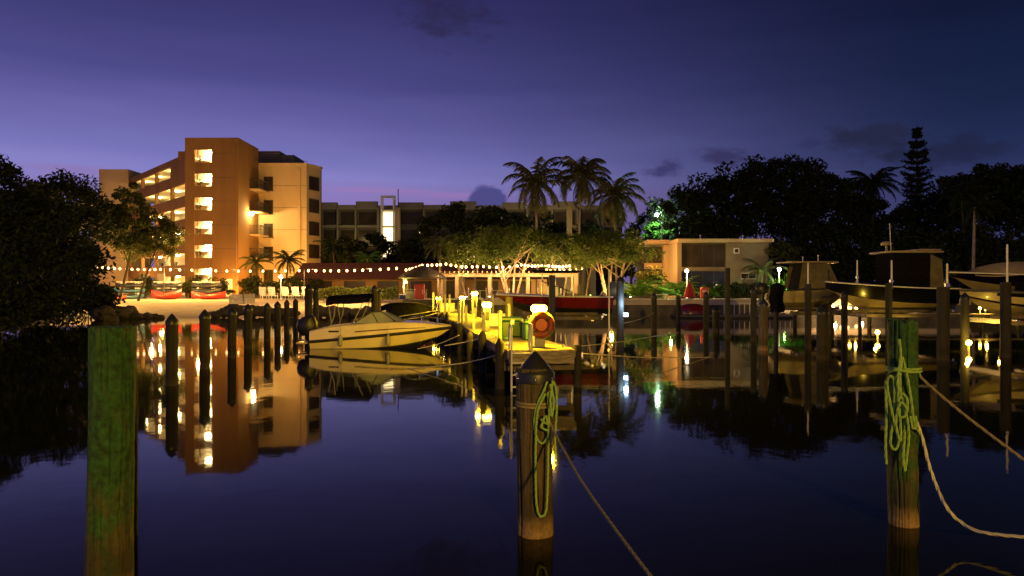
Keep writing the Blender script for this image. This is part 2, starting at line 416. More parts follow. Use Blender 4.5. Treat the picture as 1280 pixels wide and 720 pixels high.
# the physical sky adds the last trace of twilight
sky = N.new('ShaderNodeTexSky'); sky.sky_type = 'NISHITA'; sky.sun_disc = False; sky.sun_elevation = R(-4); sky.sun_rotation = R(-20)
scl = N.new('ShaderNodeMix'); scl.data_type = 'RGBA'; scl.blend_type = 'ADD'; scl.inputs[0].default_value = .03
L.new(cur, scl.inputs[6]); L.new(sky.outputs[0], scl.inputs[7])
L.new(scl.outputs[2], bg.inputs['Color']); bg.inputs['Strength'].default_value = 1

# ------------------------------------------------------------------ water and land
m, N2, L2, b = nodes_of('water')
b.inputs['Specular IOR Level'].default_value = .34; b.inputs['Specular Tint'].default_value = (.74,.65,.38,1); b.inputs['Base Color'].default_value = (.008,.008,.005,1); b.inputs['Roughness'].default_value = .032; b.inputs['IOR'].default_value = 1.33
tcw = N2.new('ShaderNodeTexCoord')
mpw = N2.new('ShaderNodeMapping'); mpw.inputs['Scale'].default_value = (1,.8,1); L2.new(tcw.outputs['Object'], mpw.inputs['Vector'])
n1 = N2.new('ShaderNodeTexNoise'); n1.inputs['Scale'].default_value = 1.3; n1.inputs['Detail'].default_value = 4; L2.new(mpw.outputs['Vector'], n1.inputs['Vector'])
n2 = N2.new('ShaderNodeTexNoise'); n2.inputs['Scale'].default_value = .16; n2.inputs['Detail'].default_value = 2; L2.new(mpw.outputs['Vector'], n2.inputs['Vector'])
mm = N2.new('ShaderNodeMath'); mm.operation = 'MULTIPLY_ADD'; mm.inputs[1].default_value = 1.3; L2.new(n2.outputs['Fac'], mm.inputs[0]); L2.new(n1.outputs['Fac'], mm.inputs[2])
bp = N2.new('ShaderNodeBump'); bp.inputs['Strength'].default_value = 1; bp.inputs['Distance'].default_value = .0042
n3 = N2.new('ShaderNodeTexNoise'); n3.inputs['Scale'].default_value = .09; n3.inputs['Detail'].default_value = 4; L2.new(mpw.outputs['Vector'], n3.inputs['Vector'])
r3 = N2.new('ShaderNodeMapRange'); r3.inputs['From Min'].default_value = .38; r3.inputs['From Max'].default_value = .62; r3.inputs['To Min'].default_value = .3; r3.inputs['To Max'].default_value = 1; L2.new(n3.outputs['Fac'], r3.inputs['Value']); L2.new(r3.outputs[0], bp.inputs['Strength'])
L2.new(mm.outputs[0], bp.inputs['Height']); L2.new(bp.outputs['Normal'], b.inputs['Normal'])
M['water'] = m
struct('water', MB().add([(-700,-300,0),(700,-300,0),(700,140,0),(-700,140,0)], [(0,1,2,3)]), M['water'])

# shoreline, left to right, with the kind of bank it carries
shore = [(-260,-40,'bank'),(-75,10,'bank'),(-46,36,'bank'),(-38,47,'bank'),(-34.5,54,'bank'),(-33.5,60,'beach'),(-29,60.5,'beach'),(-25.5,61,'beach'),(-22.5,61.5,'beach'),
         (-19.5,62,'beach'),(-15,62.5,'beach'),(-10,62.8,'beach'),(-8.8,63,'wall'),(-3,63,'wall'),(4,63,'wall'),(10,63,'wall'),(22,63,'wall'),(36,63,'wall'),(50,60,'wall'),(64,40,'wall'),(90,10,'wall'),(260,-40,'wall')]
prof = {'bank': [(-2.5,-1.2),(0,.0),(1.5,.7),(5,1.1),(18,1.3),(60,1.35),(900,1.35)],
        'beach': [(-2.5,-.6),(0,.0),(4,.25),(9,.75),(15,1.15),(60,1.35),(900,1.35)],
        'wall': [(-.01,-1.2),(.0,-.6),(.02,1.36),(3,1.36),(18,1.36),(60,1.36),(900,1.36)]}
def outward(i):
    x, y, k = shore[i]
    a = shore[max(i-1,0)]; c = shore[min(i+1,len(shore)-1)]
    t = Vector((c[0]-a[0], c[1]-a[1])).normalized(); n = Vector((-t.y, t.x)); return n
secs = []
for i, (x, y, k) in enumerate(shore):
    n = outward(i)
    secs.append([(x+n.x*o*(1 if o < 100 else 1), y+n.y*o, z) for o, z in prof[k]])
struct('ground', MB().loft(secs), M['soil'])
bs = [[(x+outward(i).x*o, y+outward(i).y*o, z+.006) for o, z in ((-2.2,-.5),(0,.0),(4,.25),(9,.75),(15,1.15),(26,1.25))] for i, (x, y, k) in enumerate(shore) if 4 <= i <= 10]
bs = []
for i, (x, y, k) in enumerate(shore):
    if 5 <= i <= 11:
        n = outward(i); bs.append([(x+n.x*o, y+n.y*o, z+.012) for o, z in ((-2.2,-.52),(0,.0),(4,.25),(9,.75),(15,1.15),(24,1.22))])
struct('beach', MB().loft(bs, False), M['sand'], smooth=True)
# promenade behind the sea wall
struct('promenade', MB().prism([(-8.7,63.25),(36,63.25),(36,69),(-8.7,69)], 1.38, 1.42), M['paving'])
# sea wall with a coping
sw = thing('sea_wall', 'long concrete sea wall with pale coping along the right shore', 'sea wall', (10,62.9,-.5))
part('wall', MB().box(-2,40,62.7,62.98,-.8,.98), M['concrete_dark'], sw, smooth=False)
part('coping', MB().bbox(-2.1,40,62.55,63.2,.98,1.47,.02), M['coping_stone'], sw, smooth=False)
sw = thing('sea_wall', 'low dark stone sea wall behind the shore end of the pier', 'sea wall', (-5,62.4,-.5))
part('wall', MB().box(-8.9,-2.2,62.4,62.95,-.8,1.15), M['concrete_dark'], sw, smooth=False)
part('coping', MB().bbox(-9.0,-2.2,62.3,63.1,1.15,1.34,.02), M['concrete_dark'], sw, smooth=False)
# ------------------------------------------------------------------ vegetation generators
def rot_quads(rng, cen, size, asp=.45, up=.35):
    """leaf quads at the centres with random orientation, biased to face up"""
    n = len(cen)
    nrm = rng.normal(size=(n,3)); nrm[:,2] = np.abs(nrm[:,2]) + up; nrm /= np.linalg.norm(nrm,axis=1)[:,None]
    t = rng.normal(size=(n,3)); t -= nrm*(t*nrm).sum(1)[:,None]; t /= np.linalg.norm(t,axis=1)[:,None]
    b_ = np.cross(nrm, t); s = size*rng.uniform(.6,1.25,(n,1))
    a = cen - t*s; c = cen + t*s; l = cen + b_*s*asp; r = cen - b_*s*asp
    return np.stack([a, r, c, l], 1)
def clumps(rng, cx, cy, cz, rx, ry, rz, k, n, rc, size, lo=-.55, fill=.55):
    """crown: k clumps on and inside an uneven ellipsoid, n leaves each"""
    out = []
    for i in range(k):
        while True:
            d = rng.normal(size=3); d /= np.linalg.norm(d)
            if d[2] > lo: break
        q = rng.uniform(fill, 1.05)
        c = np.array([cx + d[0]*rx*q, cy + d[1]*ry*q, cz + d[2]*rz*q])
        r = rc*rng.uniform(.6,1.3)
        p = rng.normal(size=(n,3)); p /= np.linalg.norm(p,axis=1)[:,None]; p *= (rng.uniform(0,1,(n,1))**.45)*r
        p[:,2] *= .7
        out.append(c + p)
    return np.concatenate(out)
def tree(label, x, y, z, h, rx, rz, seed, leafm='leaf_dark', barkm='bark_dark', k=46, n=120, size=.24, stems=1, trunk_r=.22, lean=0, name='broadleaf_tree', group=None, ry=None, low=-.55, spread=.25, crown_x=0):
    rng = np.random.default_rng(seed); rd = random.Random(seed)
    t = thing(name, label, 'tree', (x,y,z), 0, group)
    cz = h - rz; ry = ry or rx
    cen = clumps(rng, crown_x, 0, cz, rx, ry, rz, k, n, rx*.30, size, low)
    tm = MB()
    for s in range(stems):
        a = 2*PI*s/max(stems,1) + rd.uniform(0,1)
        bx, by = (0,0) if stems == 1 else (.35*math.cos(a), .35*math.sin(a))
        top = Vector((crown_x*.8 + lean + (rx*.4*math.cos(a) if stems > 1 else 0), (ry*.3*math.sin(a) if stems > 1 else 0), cz))
        base = Vector((bx,by,-.3)); mid = base.lerp(top,.5) + Vector((rd.uniform(-.3,.3),rd.uniform(-.3,.3),0))*h*.06
        pts = spline([base, mid, top], 5); m_ = len(pts)
        tm.tube(pts, [trunk_r*(1-.6*i/(m_-1)) for i in range(m_)], 8)
        for j in range(6 if stems == 1 else 4):
            q = pts[int(m_*rd.uniform(.45,.9))]
            aa = rd.uniform(0,2*PI); e = Vector((crown_x+rx*.75*math.cos(aa), ry*.75*math.sin(aa), cz + rz*rd.uniform(-.1,.6)))
            tm.tube(spline([q, q.lerp(e,.5)+Vector((0,0,.1*h*rd.uniform(-.3,.6))), e], 4), [trunk_r*.4*(1-.75*i/8) for i in range(9)], 5)
    part('trunk', tm, M[barkm], t, world=False)
    part('crown', MB().quads(rot_quads(rng, cen, size)), M[leafm], t, world=False, smooth=False)
    return t
def frond(mb, base, az_, elev, length, droop, rng, lw=.45, n=22, rw=.02, fold=.6):
    """one pinnate palm frond"""
    d = Vector((math.cos(az_), math.sin(az_), 0)); pts = []
    p = Vector(base); ang = elev
    for i in range(n+1):
        pts.append(p.copy()); p = p + (d*math.cos(ang) + Vector((0,0,math.sin(ang))))*(length/n); ang -= droop/n*(.4+1.2*i/n)
    mb.tube(pts[::3]+[pts[-1]], rw, 3)
    sd = Vector((-d.y, d.x, 0)); qs = []
    for i in range(2, n+1):
        q = i/n; ll = lw*length*.5*math.sin(PI*min(1,.12+q*.86))**.6*rng.uniform(.85,1.1); t = (pts[i]-pts[i-1]).normalized()
        for sgn in (-1,1):
            out = (sd*sgn*.8 + t*.55 - Vector((0,0,fold*rng.uniform(.6,1.3)))).normalized()
            wv = t*length*.5/n*1.15; a = pts[i]
            e = a + out*ll; qs.append([a-wv, a+wv, e+wv*.15-Vector((0,0,ll*.1)), e-wv*.15-Vector((0,0,ll*.1))])
    mb.quads(np.array([[tuple(v) for v in q] for q in qs]))
def palm(label, x, y, z, h, seed, fl=3.0, nf=22, lean=0, leafm='leaf_palm', barkm='bark', r=.16, name='coconut_palm', group=None, up=1.1, down=-.7, droop=1.5, lw=.42):
    rng = np.random.default_rng(seed)
    t = thing(name, label, 'palm tree', (x,y,z), 0, group)
    pts = spline([(0,0,-.3),(lean*.25,0,h*.35),(lean*.7,0,h*.75),(lean,0,h)], 5)
    tm = MB().tube(pts, [r*(1.35 if i == 0 else 1-.35*i/len(pts)) for i in range(len(pts))], 8)
    part('trunk', tm, M[barkm], t, world=False)
    cm = MB()
    for i in range(nf):
        a = 2.39996*i + rng.uniform(-.2,.2); q = i/(nf-1)
        frond(cm, (lean,0,h), a, down + (up-down)*(1-q)**.85 + rng.uniform(-.1,.1), fl*rng.uniform(.85,1.1)*(1 if q < .85 else .85), droop*rng.uniform(.75,1.25), rng, lw)
    part('crown', cm, M[leafm], t, world=False, smooth=False)
    return t
def shrub(label, x, y, z, rx, ry, h, seed, leafm='leaf_shore', k=20, n=90, size=.16, name='shrub', cat='shrub', group=None):
    rng = np.random.default_rng(seed)
    cen = clumps(rng, 0,0,h*.5, rx, ry, h*.55, k, n, min(rx,h)*.4, size, -.8, .2)
    cen = cen[cen[:,2] > -.05]
    t = thing(name, label, cat, (x,y,z), 0, group)
    part('foliage', MB().quads(rot_quads(rng, cen, size)), M[leafm], t, world=False, smooth=False)
    sm = MB()
    for i in range(5):
        a = i*1.3; sm.tube([(.1*math.cos(a)*rx,.1*math.sin(a)*ry,-.15),(.5*rx*math.cos(a),.5*ry*math.sin(a),h*.6)], [.04,.015], 5)
    part('stem', sm, M['bark_dark'], t, world=False)
    return t
def fanplant(label, x, y, z, h, seed, nf=16, leafm='leaf_bright', name='cycad', group=None):
    rng = np.random.default_rng(seed); t = thing(name, label, 'plant', (x,y,z), 0, group); cm = MB()
    for i in range(nf):
        frond(cm, (0,0,.15), 2.4*i, 1.25-.8*i/nf, h*1.15*rng.uniform(.8,1.1), 1.5, rng, .4, 14, .012, .3)
    part('frond', cm, M[leafm], t, world=False, smooth=False)
    part('stem', MB().lathe([(.1,-.1),(.13,.1),(.09,.22)], 8), M['bark'], t, world=False)
    return t

# ------------------------------------------------------------------ left shore: dark trees and rocks
for i, (px, d, rx, h) in enumerate([(-25,76,5.0,6.5),(30,80,5.0,6.5),(80,84,4.6,6.0)]):
    shrub(('dark thicket behind the huge tree at the far left edge','dark thicket behind the left mangrove bushes','dark thicket left of the blue kayaks')[i], X(px,d), d, 1.3, rx, 2.4, h, 50+i, 'leaf_dark', 46, 140, .3, 'thicket', 'thicket')
tree('huge dark tree at the far left edge, its crown highest of the left shore', X(-4,55), 55, 1.2, 10.9, 4.6, 4.6, 11, k=62, n=150, trunk_r=.35)
tree('dark rounded tree left of the apartment building, behind the tall edge tree', X(92,64), 64, 1.25, 10.6, 4.2, 3.6, 12, k=56, n=130)
tree('dark leaning tree over the water at the left, lower than its neighbours', X(48,50), 50, 1.1, 7.2, 4.2, 3.2, 13, k=60, n=130)
tree('leafy tree on the sand with a thin curved trunk beside the blue kayaks', X(148,71), 71, 1.15, 11.2, 2.2, 3.6, 14, leafm='leaf_shore', k=44, n=120, size=.2, trunk_r=.14, lean=.9, crown_x=.9)
tree('leafy tree on the sand beside the tower, trunk next to the red kayaks', X(172,73), 73, 1.2, 8.2, 2.9, 2.6, 15, leafm='leaf_shore', k=46, n=120, size=.2, trunk_r=.13, lean=1.0, crown_x=1.3)
for i, (px, d, rx, h, lab) in enumerate([(20,44,4.2,3.8,'broad dark mangrove bush hanging over the water at the left edge'), (78,51,3.2,3.4,'dark mangrove bush behind the thick green pile'),
                                    (110,57,2.4,2.6,'low dark bush beside the boulders at the end of the sand'), (-40,38,4.5,4.5,'dark bush at the extreme left of the bank')]):
    shrub(lab, X(px,d), d, .15, rx, rx*.8, h, 30+i, 'leaf_dark', 40, 110, .2, 'mangrove_bush', 'bush')
from mathutils import noise as bn_
def boulder(label, x, y, z, s, seed, group):
    rd = random.Random(seed); mb = MB().ell((0,0,0), s*1.3, s*.9, s*.75, 26, 16)
    ph = [rd.uniform(0,6) for _ in range(6)]
    def dsp(v):
        p = Vector(v)/s; q = 1 + .42*bn_.noise(p*1.3+Vector((seed*3.1,0,0))) + .2*bn_.noise(p*3.1+Vector((0,seed*1.7,0))) + .08*bn_.noise(p*8)
        return tuple(Vector(v)*q)
    mb.v = [dsp(v) for v in mb.v]
    mb.v = [(v[0]+x, v[1]+y, v[2]+z) for v in mb.v]
    solo('boulder', mb, M['rock'], label, 'boulder', group)
gl = 'dark boulders at the left end of the beach'; gr = 'dark boulders below the picket fence'
for i, (px, py, d, s) in enumerate([(128,392,56,.75),(146,392,58,.8),(160,391,60,.7),(172,396,58.5,.42),(182,396,59,.38),(192,396,59.5,.36),(201,397,59.5,.28),(136,398,55,.45)]):
    boulder('dark wet boulder in the pile at the left end of the beach', X(px,d), d, Z(py,d), s, 60+i, gl)
for i, (px, py, d, s) in enumerate([(268,394,60,.4),(280,391,60.5,.5),(292,388,61,.62),(304,388,61,.6),(316,389,61.2,.6),(328,389,61.4,.55),(340,390,61.5,.5),(256,396,60,.3),(352,391,61.5,.5),(364,391,61.6,.5)]):
    boulder('dark boulder in the bank below the white picket fence', X(px,d), d, Z(py,d), s, 80+i, gr)

for i, (px, py, d, s) in enumerate([(402,390,61,.6),(415,391,61.3,.7),(430,391,61.5,.62),(444,392,61.6,.55),(458,391,61.8,.65),(474,391,62,.7),(488,391,62,.6)]):
    boulder('dark boulder at the water edge behind the speedboat canopy', X(px,d), d, Z(py,d), s, 120+i, 'dark boulders behind the speedboat')
# ------------------------------------------------------------------ apartment building
GZ = 1.3
ab = thing('apartment_building', 'tall tan apartment building with a brown stair tower and lit sloping galleries', 'building', (-40,100,GZ))
FL = 3.16; F0 = 1.25; rx0_, rx1_ = -38.4, -29.5
# stair tower: front wall with six openings, sides, back, roof
tx0, tx1, ty0, ty1, tz = -43.5, -36.4, 100, 108, 22.4
ox0, ox1 = -42.25, -39.95
wm = MB(); oc = [4.0+FL*k+.0 for k in range(6)]; oc = [4.1, 7.25, 10.42, 13.6, 16.78, 19.95]
zp = GZ-.3
for c in oc:
    a, b_ = c-.86, c+.86
    wm.box(ox0, ox1, ty0+.1, ty0+.3, zp, a-.12).box(ox0, ox1, ty0, ty0+.3, a-.12, a); zp = b_
    wm.box(ox0, ox1, ty0+.3, ty0+3.3, a-.55, a-.35)      # landing slab
wm.box(ox0, ox1, ty0, ty0+.3, zp, tz)
wm.box(tx0, ox0, ty0, ty0+.3, GZ-.3, tz); wm.box(ox1, tx1, ty0, ty0+.3, GZ-.3, tz)
wm.box(tx0, tx0+.3, ty0+.3, ty1, GZ-.3, tz); wm.box(tx1-.3, tx1, ty0+.3, ty1, GZ-.3, tz)
part('stair_tower', wm, M['stucco_brown'], ab, smooth=False)
part('tower_roof', MB().box(tx0+.3, tx1-.3, ty0+.3, ty1, tz-.5, tz-.3), M['roof_grey'], ab, smooth=False)
part('tower_interior', MB().box(tx0+.4, tx1-.4, ty0+3.3, ty0+3.5, GZ, tz-.6), M['plaster'], ab, smooth=False)
for c in oc:
    part('stair_lamp', MB().bbox(-41.8,-40.4, ty0+2.4, ty0+2.8, c+.9, c+1.0, .02), M['lamp_window'], ab, smooth=False)
for i, c in enumerate(oc):       # handrail seen through the opening
    part('handrail', MB().tube([(ox0+.15,ty0+.9,c-.86+.35),(ox0+.6,ty0+1.2,c-.1)], .05, 6).tube([(ox0+.35,ty0+1,c-.9),(ox0+.35,ty0+1,c+.25)], .07, 6), M['frame_dark'], ab)
# left wing, receding behind the tower: parapets, slabs, back wall, columns
A = Vector((-43.5,101.5)); U = Vector((-.643,.766)); V_ = Vector((.766,.643))     # along, and away from the viewer
def wp(s, t): q = A + U*s + V_*t; return (q.x, q.y)
def wbox(mb, s0, s1, t0, t1, z0, z1): return mb.prism([wp(s0,t0), wp(s0,t1), wp(s1,t1), wp(s1,t0)][::1], z0, z1)
WL = 32.5; fl_z = [GZ+.0+FL*k for k in range(6)]
pm = MB(); sm_ = MB(); bm_ = MB(); cm = MB()
for k, z in enumerate(fl_z):
    if k: wbox(pm, 0, WL, 0, .2, z-.4, z+1.12)
    wbox(sm_, 0, WL, .2, 4.2, z-.25, z)
wbox(pm, 0, WL, 0, .2, 19.85, 20.75)
wbox(pm, 0, 8.5, -.003, .19, 17.7, 20.6)                    # closed panel next to the tower
wbox(sm_, 0, WL, .2, 4.2, 19.8, 20.1)
wbox(bm_, 0, WL, 4.0, 4.2, GZ-.3, 20.1)
for s in (8.5, 16.5, 24.5, 32.2): wbox(cm, s, s+.45, .02, .5, GZ-.3, 20.0)
part('gallery_parapet', pm, M['stucco_brown'], ab, smooth=False)
part('gallery_floor', sm_, M['plaster'], ab, smooth=False)
part('gallery_wall', bm_, M['plaster'], ab, smooth=False)
part('column', cm, M['stucco_brown'], ab, smooth=False)
jt = MB()
for z in [GZ+FL*k-.02 for k in range(1,7)]:
    jt.box(ox1+.02, tx1-.02, ty0-.012, ty0, z, z+.05).box(rx0_+2.0, rx1_, 107.985, 108.0, z, z+.05)
part('joint', jt, M['stucco_dark'], ab, smooth=False)
part('downpipe', MB().tube([(tx1-.25,ty0-.07,GZ),(tx1-.25,ty0-.07,tz-1.2),(tx1-.45,ty0-.07,tz-.9)], .07, 8), M['stucco_brown'], ab)
part('roof_rail', MB().tube([(-38,110,20.95),(-30,110,20.95)], .03, 5).tube([(-38,110,20.1),(-38,110,20.95)], .03, 5).tube([(-34,110,20.1),(-34,110,20.95)], .03, 5).tube([(-30,110,20.1),(-30,110,20.95)], .03, 5), M['steel'], ab)
dm = MB()
for k in range(6):
    for s in (3.5, 11.5, 19.5, 27): 
        wbox(dm, s, s+1.0, 3.92, 4.0, fl_z[k], fl_z[k]+2.1)
part('flat_door', dm, M['stucco_dark'], ab, smooth=False)
for k in range(6):
    for s in ((3.2, 12, 22) if k < 5 else (12.5, 20, 27)):
        q = wp(s, 2.0); part('gallery_lamp', MB().lathe([(.24,-.12),(.3,-.04),(.3,0)], 10, (q[0], q[1], fl_z[k]+FL-.3)), M['lamp_stair'], ab); l_ = wp(s, 1.5); light('gallery_light', (l_[0], l_[1], fl_z[k]+FL-.75), 320, (1,.68,.24), .12)
part('end_block', MB().box(-69.2,-64.3,126,134,GZ-.3,22.3).box(-71.2,-69.2,128,134,GZ-.3,17), M['stucco_tan'], ab, smooth=False)
part('roof_block', MB().box(-46.2,-43.6,104,110,20.2,21.3), M['stucco_brown'], ab, smooth=False)
# right wing with a chamfered corner; windows cut in as recessed panes with frames
rx0, rx1, ry0, rtop = -38.4, -29.5, 108, 20.1
poly = [(rx0,ry0),(rx1,ry0),(-28.3,111.2),(-28.45,112.4),(-31.6,113),(-31.6,124),(rx0,124)]
part('wing_wall', MB().prism(poly, GZ-.3, rtop), M['stucco_tan'], ab, smooth=False)
part('wing_parapet', MB().prism([(rx0-.05,ry0-.06),(rx1+.05,ry0-.06),(-28.2,111.1),(-28.2,112),(rx0-.05,112)], rtop, rtop+.25), M['stucco_tan'], ab, smooth=False)
part('pilaster', MB().box(-30.75,-30.35,107.8,108.0,GZ-.3,rtop-.7), M['stucco_tan'], ab, smooth=False)
part('rooftop_plant', MB().box(-39.4,-34.6,112,118,rtop,22.8).box(-34.6,-32.6,112.5,118,rtop,22.3), M['roof_grey'], ab, smooth=False)
lv = MB()
for k in range(7): lv.box(-39.3,-34.7,111.94,112.0,rtop+.4+k*.33,rtop+.55+k*.33)
part('louvre', lv, M['frame_dark'], ab, smooth=False)
wy = [229.5, 259, 288, 317, 346]
for py in wy:
    z = Z(py,108)
    fr = part('window', MB().box(-35.65,-34.3,107.95,108.02,z-1.0,z+1.0).box(-35.75,-34.2,107.9,107.95,z-1.1,z-1.0), M['frame_dark'], ab, smooth=False)
    part('pane', MB().box(-35.55,-35.0,107.93,107.95,z-.92,z+.92).box(-34.95,-34.4,107.93,107.95,z-.92,z+.92), M['pane_dark'], fr, smooth=False)
for py in (229.5, 257.5, 286, 314.5):
    z = Z(py,109.5); d0 = Vector((1.2,3.2,0)).normalized(); nn = Vector((d0.y,-d0.x,0)); c0 = Vector((-29.5,108,z)) + d0*1.75
    def rect(mb, hw, hh, off):
        a = c0 + nn*off
        return mb.add([a-d0*hw-Vector((0,0,hh)), a+d0*hw-Vector((0,0,hh)), a+d0*hw+Vector((0,0,hh)), a-d0*hw+Vector((0,0,hh)),
                       a-d0*hw-Vector((0,0,hh))-nn*.1, a+d0*hw-Vector((0,0,hh))-nn*.1, a+d0*hw+Vector((0,0,hh))-nn*.1, a-d0*hw+Vector((0,0,hh))-nn*.1],
                      [(0,1,2,3),(1,0,4,5),(2,1,5,6),(3,2,6,7),(0,3,7,4)])
    fr = part('window', rect(MB(), 1.25, 1.0, .05), M['frame_dark'], ab, smooth=False)
    part('pane', rect(MB(), 1.1, .88, .07), M['pane_dark'], fr, smooth=False)
# little balconies between the tower and the right wing, with railings
for py in (236.5, 264, 293, 322):
    z = Z(py,105)
    bl = part('balcony', MB().box(tx1,-34.9,104.2,108,z-.2,z), M['stucco_tan'], ab, smooth=False)
    rl = MB().tube([(tx1,104.25,z+1.25),(-35,104.25,z+1.25),(-35,108,z+1.25)], .05, 6)
    for k in range(7): rl.tube([(tx1+.1+.22*k,104.25,z),(tx1+.1+.22*k,104.25,z+1.25)], .035, 4)
    for k in range(1,10): rl.tube([(-35,104.25+.4*k,z),(-35,104.25+.4*k,z+1.25)], .035, 4)
    part('railing', rl, M['frame_dark'], bl)
part('balcony_lamp', MB().ell((-36.1,104.6,Z(268,104.6)), .16,.12,.2), M['lamp_window'], ab)
light('balcony_light', (-35.8,104.3,Z(267,104)), 1000, (1,.66,.22), .15)
# ground floor: lit lobby opening and a white door
part('lobby_door', MB().box(-38.1,-37.2,99.95,100.0,GZ,GZ+2.3), M['white_paint'], ab, smooth=False)
part('lobby_panel', MB().box(-46.9,-45.9,99.4,99.5,GZ,GZ+3).box(-49.2,-47.9,99.4,99.5,GZ+.8,GZ+3), M['plaster'], ab, smooth=False)

# long low-rise block behind
lb = thing('condominium_block', 'long dark low condominium block behind the trees with a lit glass stair', 'building', (-10,150,GZ))
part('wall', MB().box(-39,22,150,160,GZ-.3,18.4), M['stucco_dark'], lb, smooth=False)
fs_ = MB(); dv = MB(); win = MB()
xs = [-38,-34.6,-31,-26.6,-22.6,-17.5,-12.3,-7,-2,3,8,13,18,22]
for i in range(len(xs)-1):
    h = (19.4,18.9,19.6,18.8)[i % 4]
    fs_.box(xs[i], xs[i+1]-.1, 149.2, 150, 18.0, h)
    dv.box(xs[i]-.15, xs[i]+.15, 149.0, 150, GZ, 18.3)
    for k in range(1,4): 
        if i != 4: fs_.box(xs[i]+.2, xs[i+1]-.2, 149.3, 149.9, 18.0-3.6*k, 18.0-3.6*k+.5)
    for k in range(4): win.box(xs[i]+.5, xs[i+1]-.5, 149.9, 149.99, 18.0-3.6*k-2.9, 18.0-3.6*k-.5)
part('fascia', fs_, M['stucco_grey'], lb, smooth=False); part('divider', dv, M['stucco_grey'], lb, smooth=False); part('glazing', win, M['pane_dark'], lb, smooth=False)
st = MB(); x0, x1 = -25.6, -23.2
for xx in (x0, x1): st.box(xx-.12, xx+.12, 147.2, 147.44, GZ, 20.5); st.box(xx-.12, xx+.12, 149, 149.24, GZ, 20.5)
for z in (20.4, 17.6, 14.4, 11.2, 8.0): st.box(x0-.12, x1+.12, 147.15, 149.2, z-.12, z+.12)
part('stair_frame', st, M['white_paint'], lb, smooth=False)
part('stair_panel', MB().box(x1+.15, x1+1.1, 147.6, 149.1, 9, 18.2), M['stucco_tan'], lb, smooth=False)
for z in (16.0, 13.0, 9.6): part('stair_window', MB().box(x0+.2, x1-.2, 148.7, 148.8, z-1.3, z+1.35), emit('lit_stair', (1,.78,.36), 2.6), lb, smooth=False)
part('antenna_mast', MB().tube([(x1+.8,148,18),(x1+.8,148,21.9)], .09, 6), M['frame_dark'], lb)
part('lit_window', MB().box(X(524,149.8),X(526.5,149.8),149.8,149.86,Z(292,150),Z(279,150)).box(X(530,149.8),X(532.5,149.8),149.8,149.86,Z(291,150),Z(279,150)), emit('lit_dim', (1,.75,.4), .5), lb, smooth=False)

# low red-roofed building by the water, with the covered terrace
rb = thing('clubhouse', 'low clubhouse with a red tiled roof behind the string lights', 'building', (-14,86,GZ))
part('wall', MB().box(-24,4,86,94,GZ-.2,3.6), M['stucco_brown'], rb, smooth=False)
part('roof', MB().add([(-25,85,3.4),(5,85,3.4),(5,90,5.4),(-25,90,5.4),(-25,95,3.4),(5,95,3.4)], [(0,1,2,3),(3,2,5,4),(0,3,4),(1,5,2)]), M['roof_red'], rb, smooth=False)
for k in range(7): part('glazed_door', MB().box(-23+3.8*k, -20.6+3.8*k, 85.94, 86.0, GZ, 3.2), M['pane_dark'], rb, smooth=False)
ob = thing('annex_building', 'small orange lit building behind the coconut palms', 'building', (5.5,90,GZ))
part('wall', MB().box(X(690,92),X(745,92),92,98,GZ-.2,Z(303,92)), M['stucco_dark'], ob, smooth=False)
part('fascia', MB().box(X(688,92)-.2,X(745,92)+.3,91.7,98.2,Z(303,92),Z(299,92)), M['stucco_white'], ob, smooth=False)
part('column', MB().box(X(708,91),X(715,91),90.6,91.0,GZ,Z(256,91)), M['stucco_grey'], ob, smooth=False)
part('glazing', MB().box(X(717,92),X(727,92),91.92,92.0,GZ,Z(306,92)), M['pane_dark'], ob, smooth=False)

# ------------------------------------------------------------------ modern two-storey house on the right
hs = thing('waterfront_house', 'flat roofed two storey house with wide dark windows and a pale right wall', 'house', (X(880,75),75,1.4))
HY = 75; zr = Z(299,75); zb = 1.36
def hx(px, d=HY): return X(px, d)
hw_ = MB()
hw_.box(hx(847), hx(852), 75, 83, zb, zr-.35)                                   # left pier of the projecting block
hw_.box(hx(908), hx(960), 75, 75.3, zb, Z(349,75)).box(hx(908), hx(926), 75, 75.3, Z(349,75), zr-.35).box(hx(946), hx(960), 75, 75.3, Z(349,75), zr-.35).box(hx(926), hx(946), 75, 75.3, Z(341,75), zr-.35)
hw_.box(hx(852), hx(908), 75, 75.3, Z(338.5,75), Z(334,75))
hw_.box(hx(959.9), hx(960)+.2, 75.3, 84, zb, zr-.35)
part('wall', hw_, M['stucco_house'], hs, smooth=False)
part('side_wall', MB().box(hx(847)-.02, hx(847)+.25, 75.3, 80, zb+.02, zr-.36).box(hx(828,80), hx(840,80), 79, 80.2, zb, zr-.35).box(hx(806,80), hx(848,80), 80, 80.3, Z(336,80), Z(329,80)), M['stucco_tan'], hs, smooth=False)
part('roof', MB().box(hx(845), hx(964), 74.2, 84, zr-.33, zr).box(hx(806,80), hx(846,80)-.1, 78.4, 86, zr-.2, zr+.15), M['stucco_tan'], hs, smooth=False)
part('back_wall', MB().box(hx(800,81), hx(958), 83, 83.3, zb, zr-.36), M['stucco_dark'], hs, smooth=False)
gw = part('window', MB().box(hx(852)+.02, hx(908)-.02, 75.35, 75.42, Z(334,75), zr-.37), M['frame_dark'], hs, smooth=False)
pn = MB(); n = 4; wv = (hx(908)-hx(852)-.1)/n
for k in range(n): pn.box(hx(852)+.06+wv*k, hx(852)+wv*(k+1)-.03, 75.3, 75.345, Z(333,75), zr-.5)
part('pane', pn, M['pane_dark'], gw, smooth=False)
gw = part('window', MB().box(hx(852)+.02, hx(908)-.02, 75.35, 75.42, zb, Z(339,75)), M['frame_dark'], hs, smooth=False)
pn = MB()
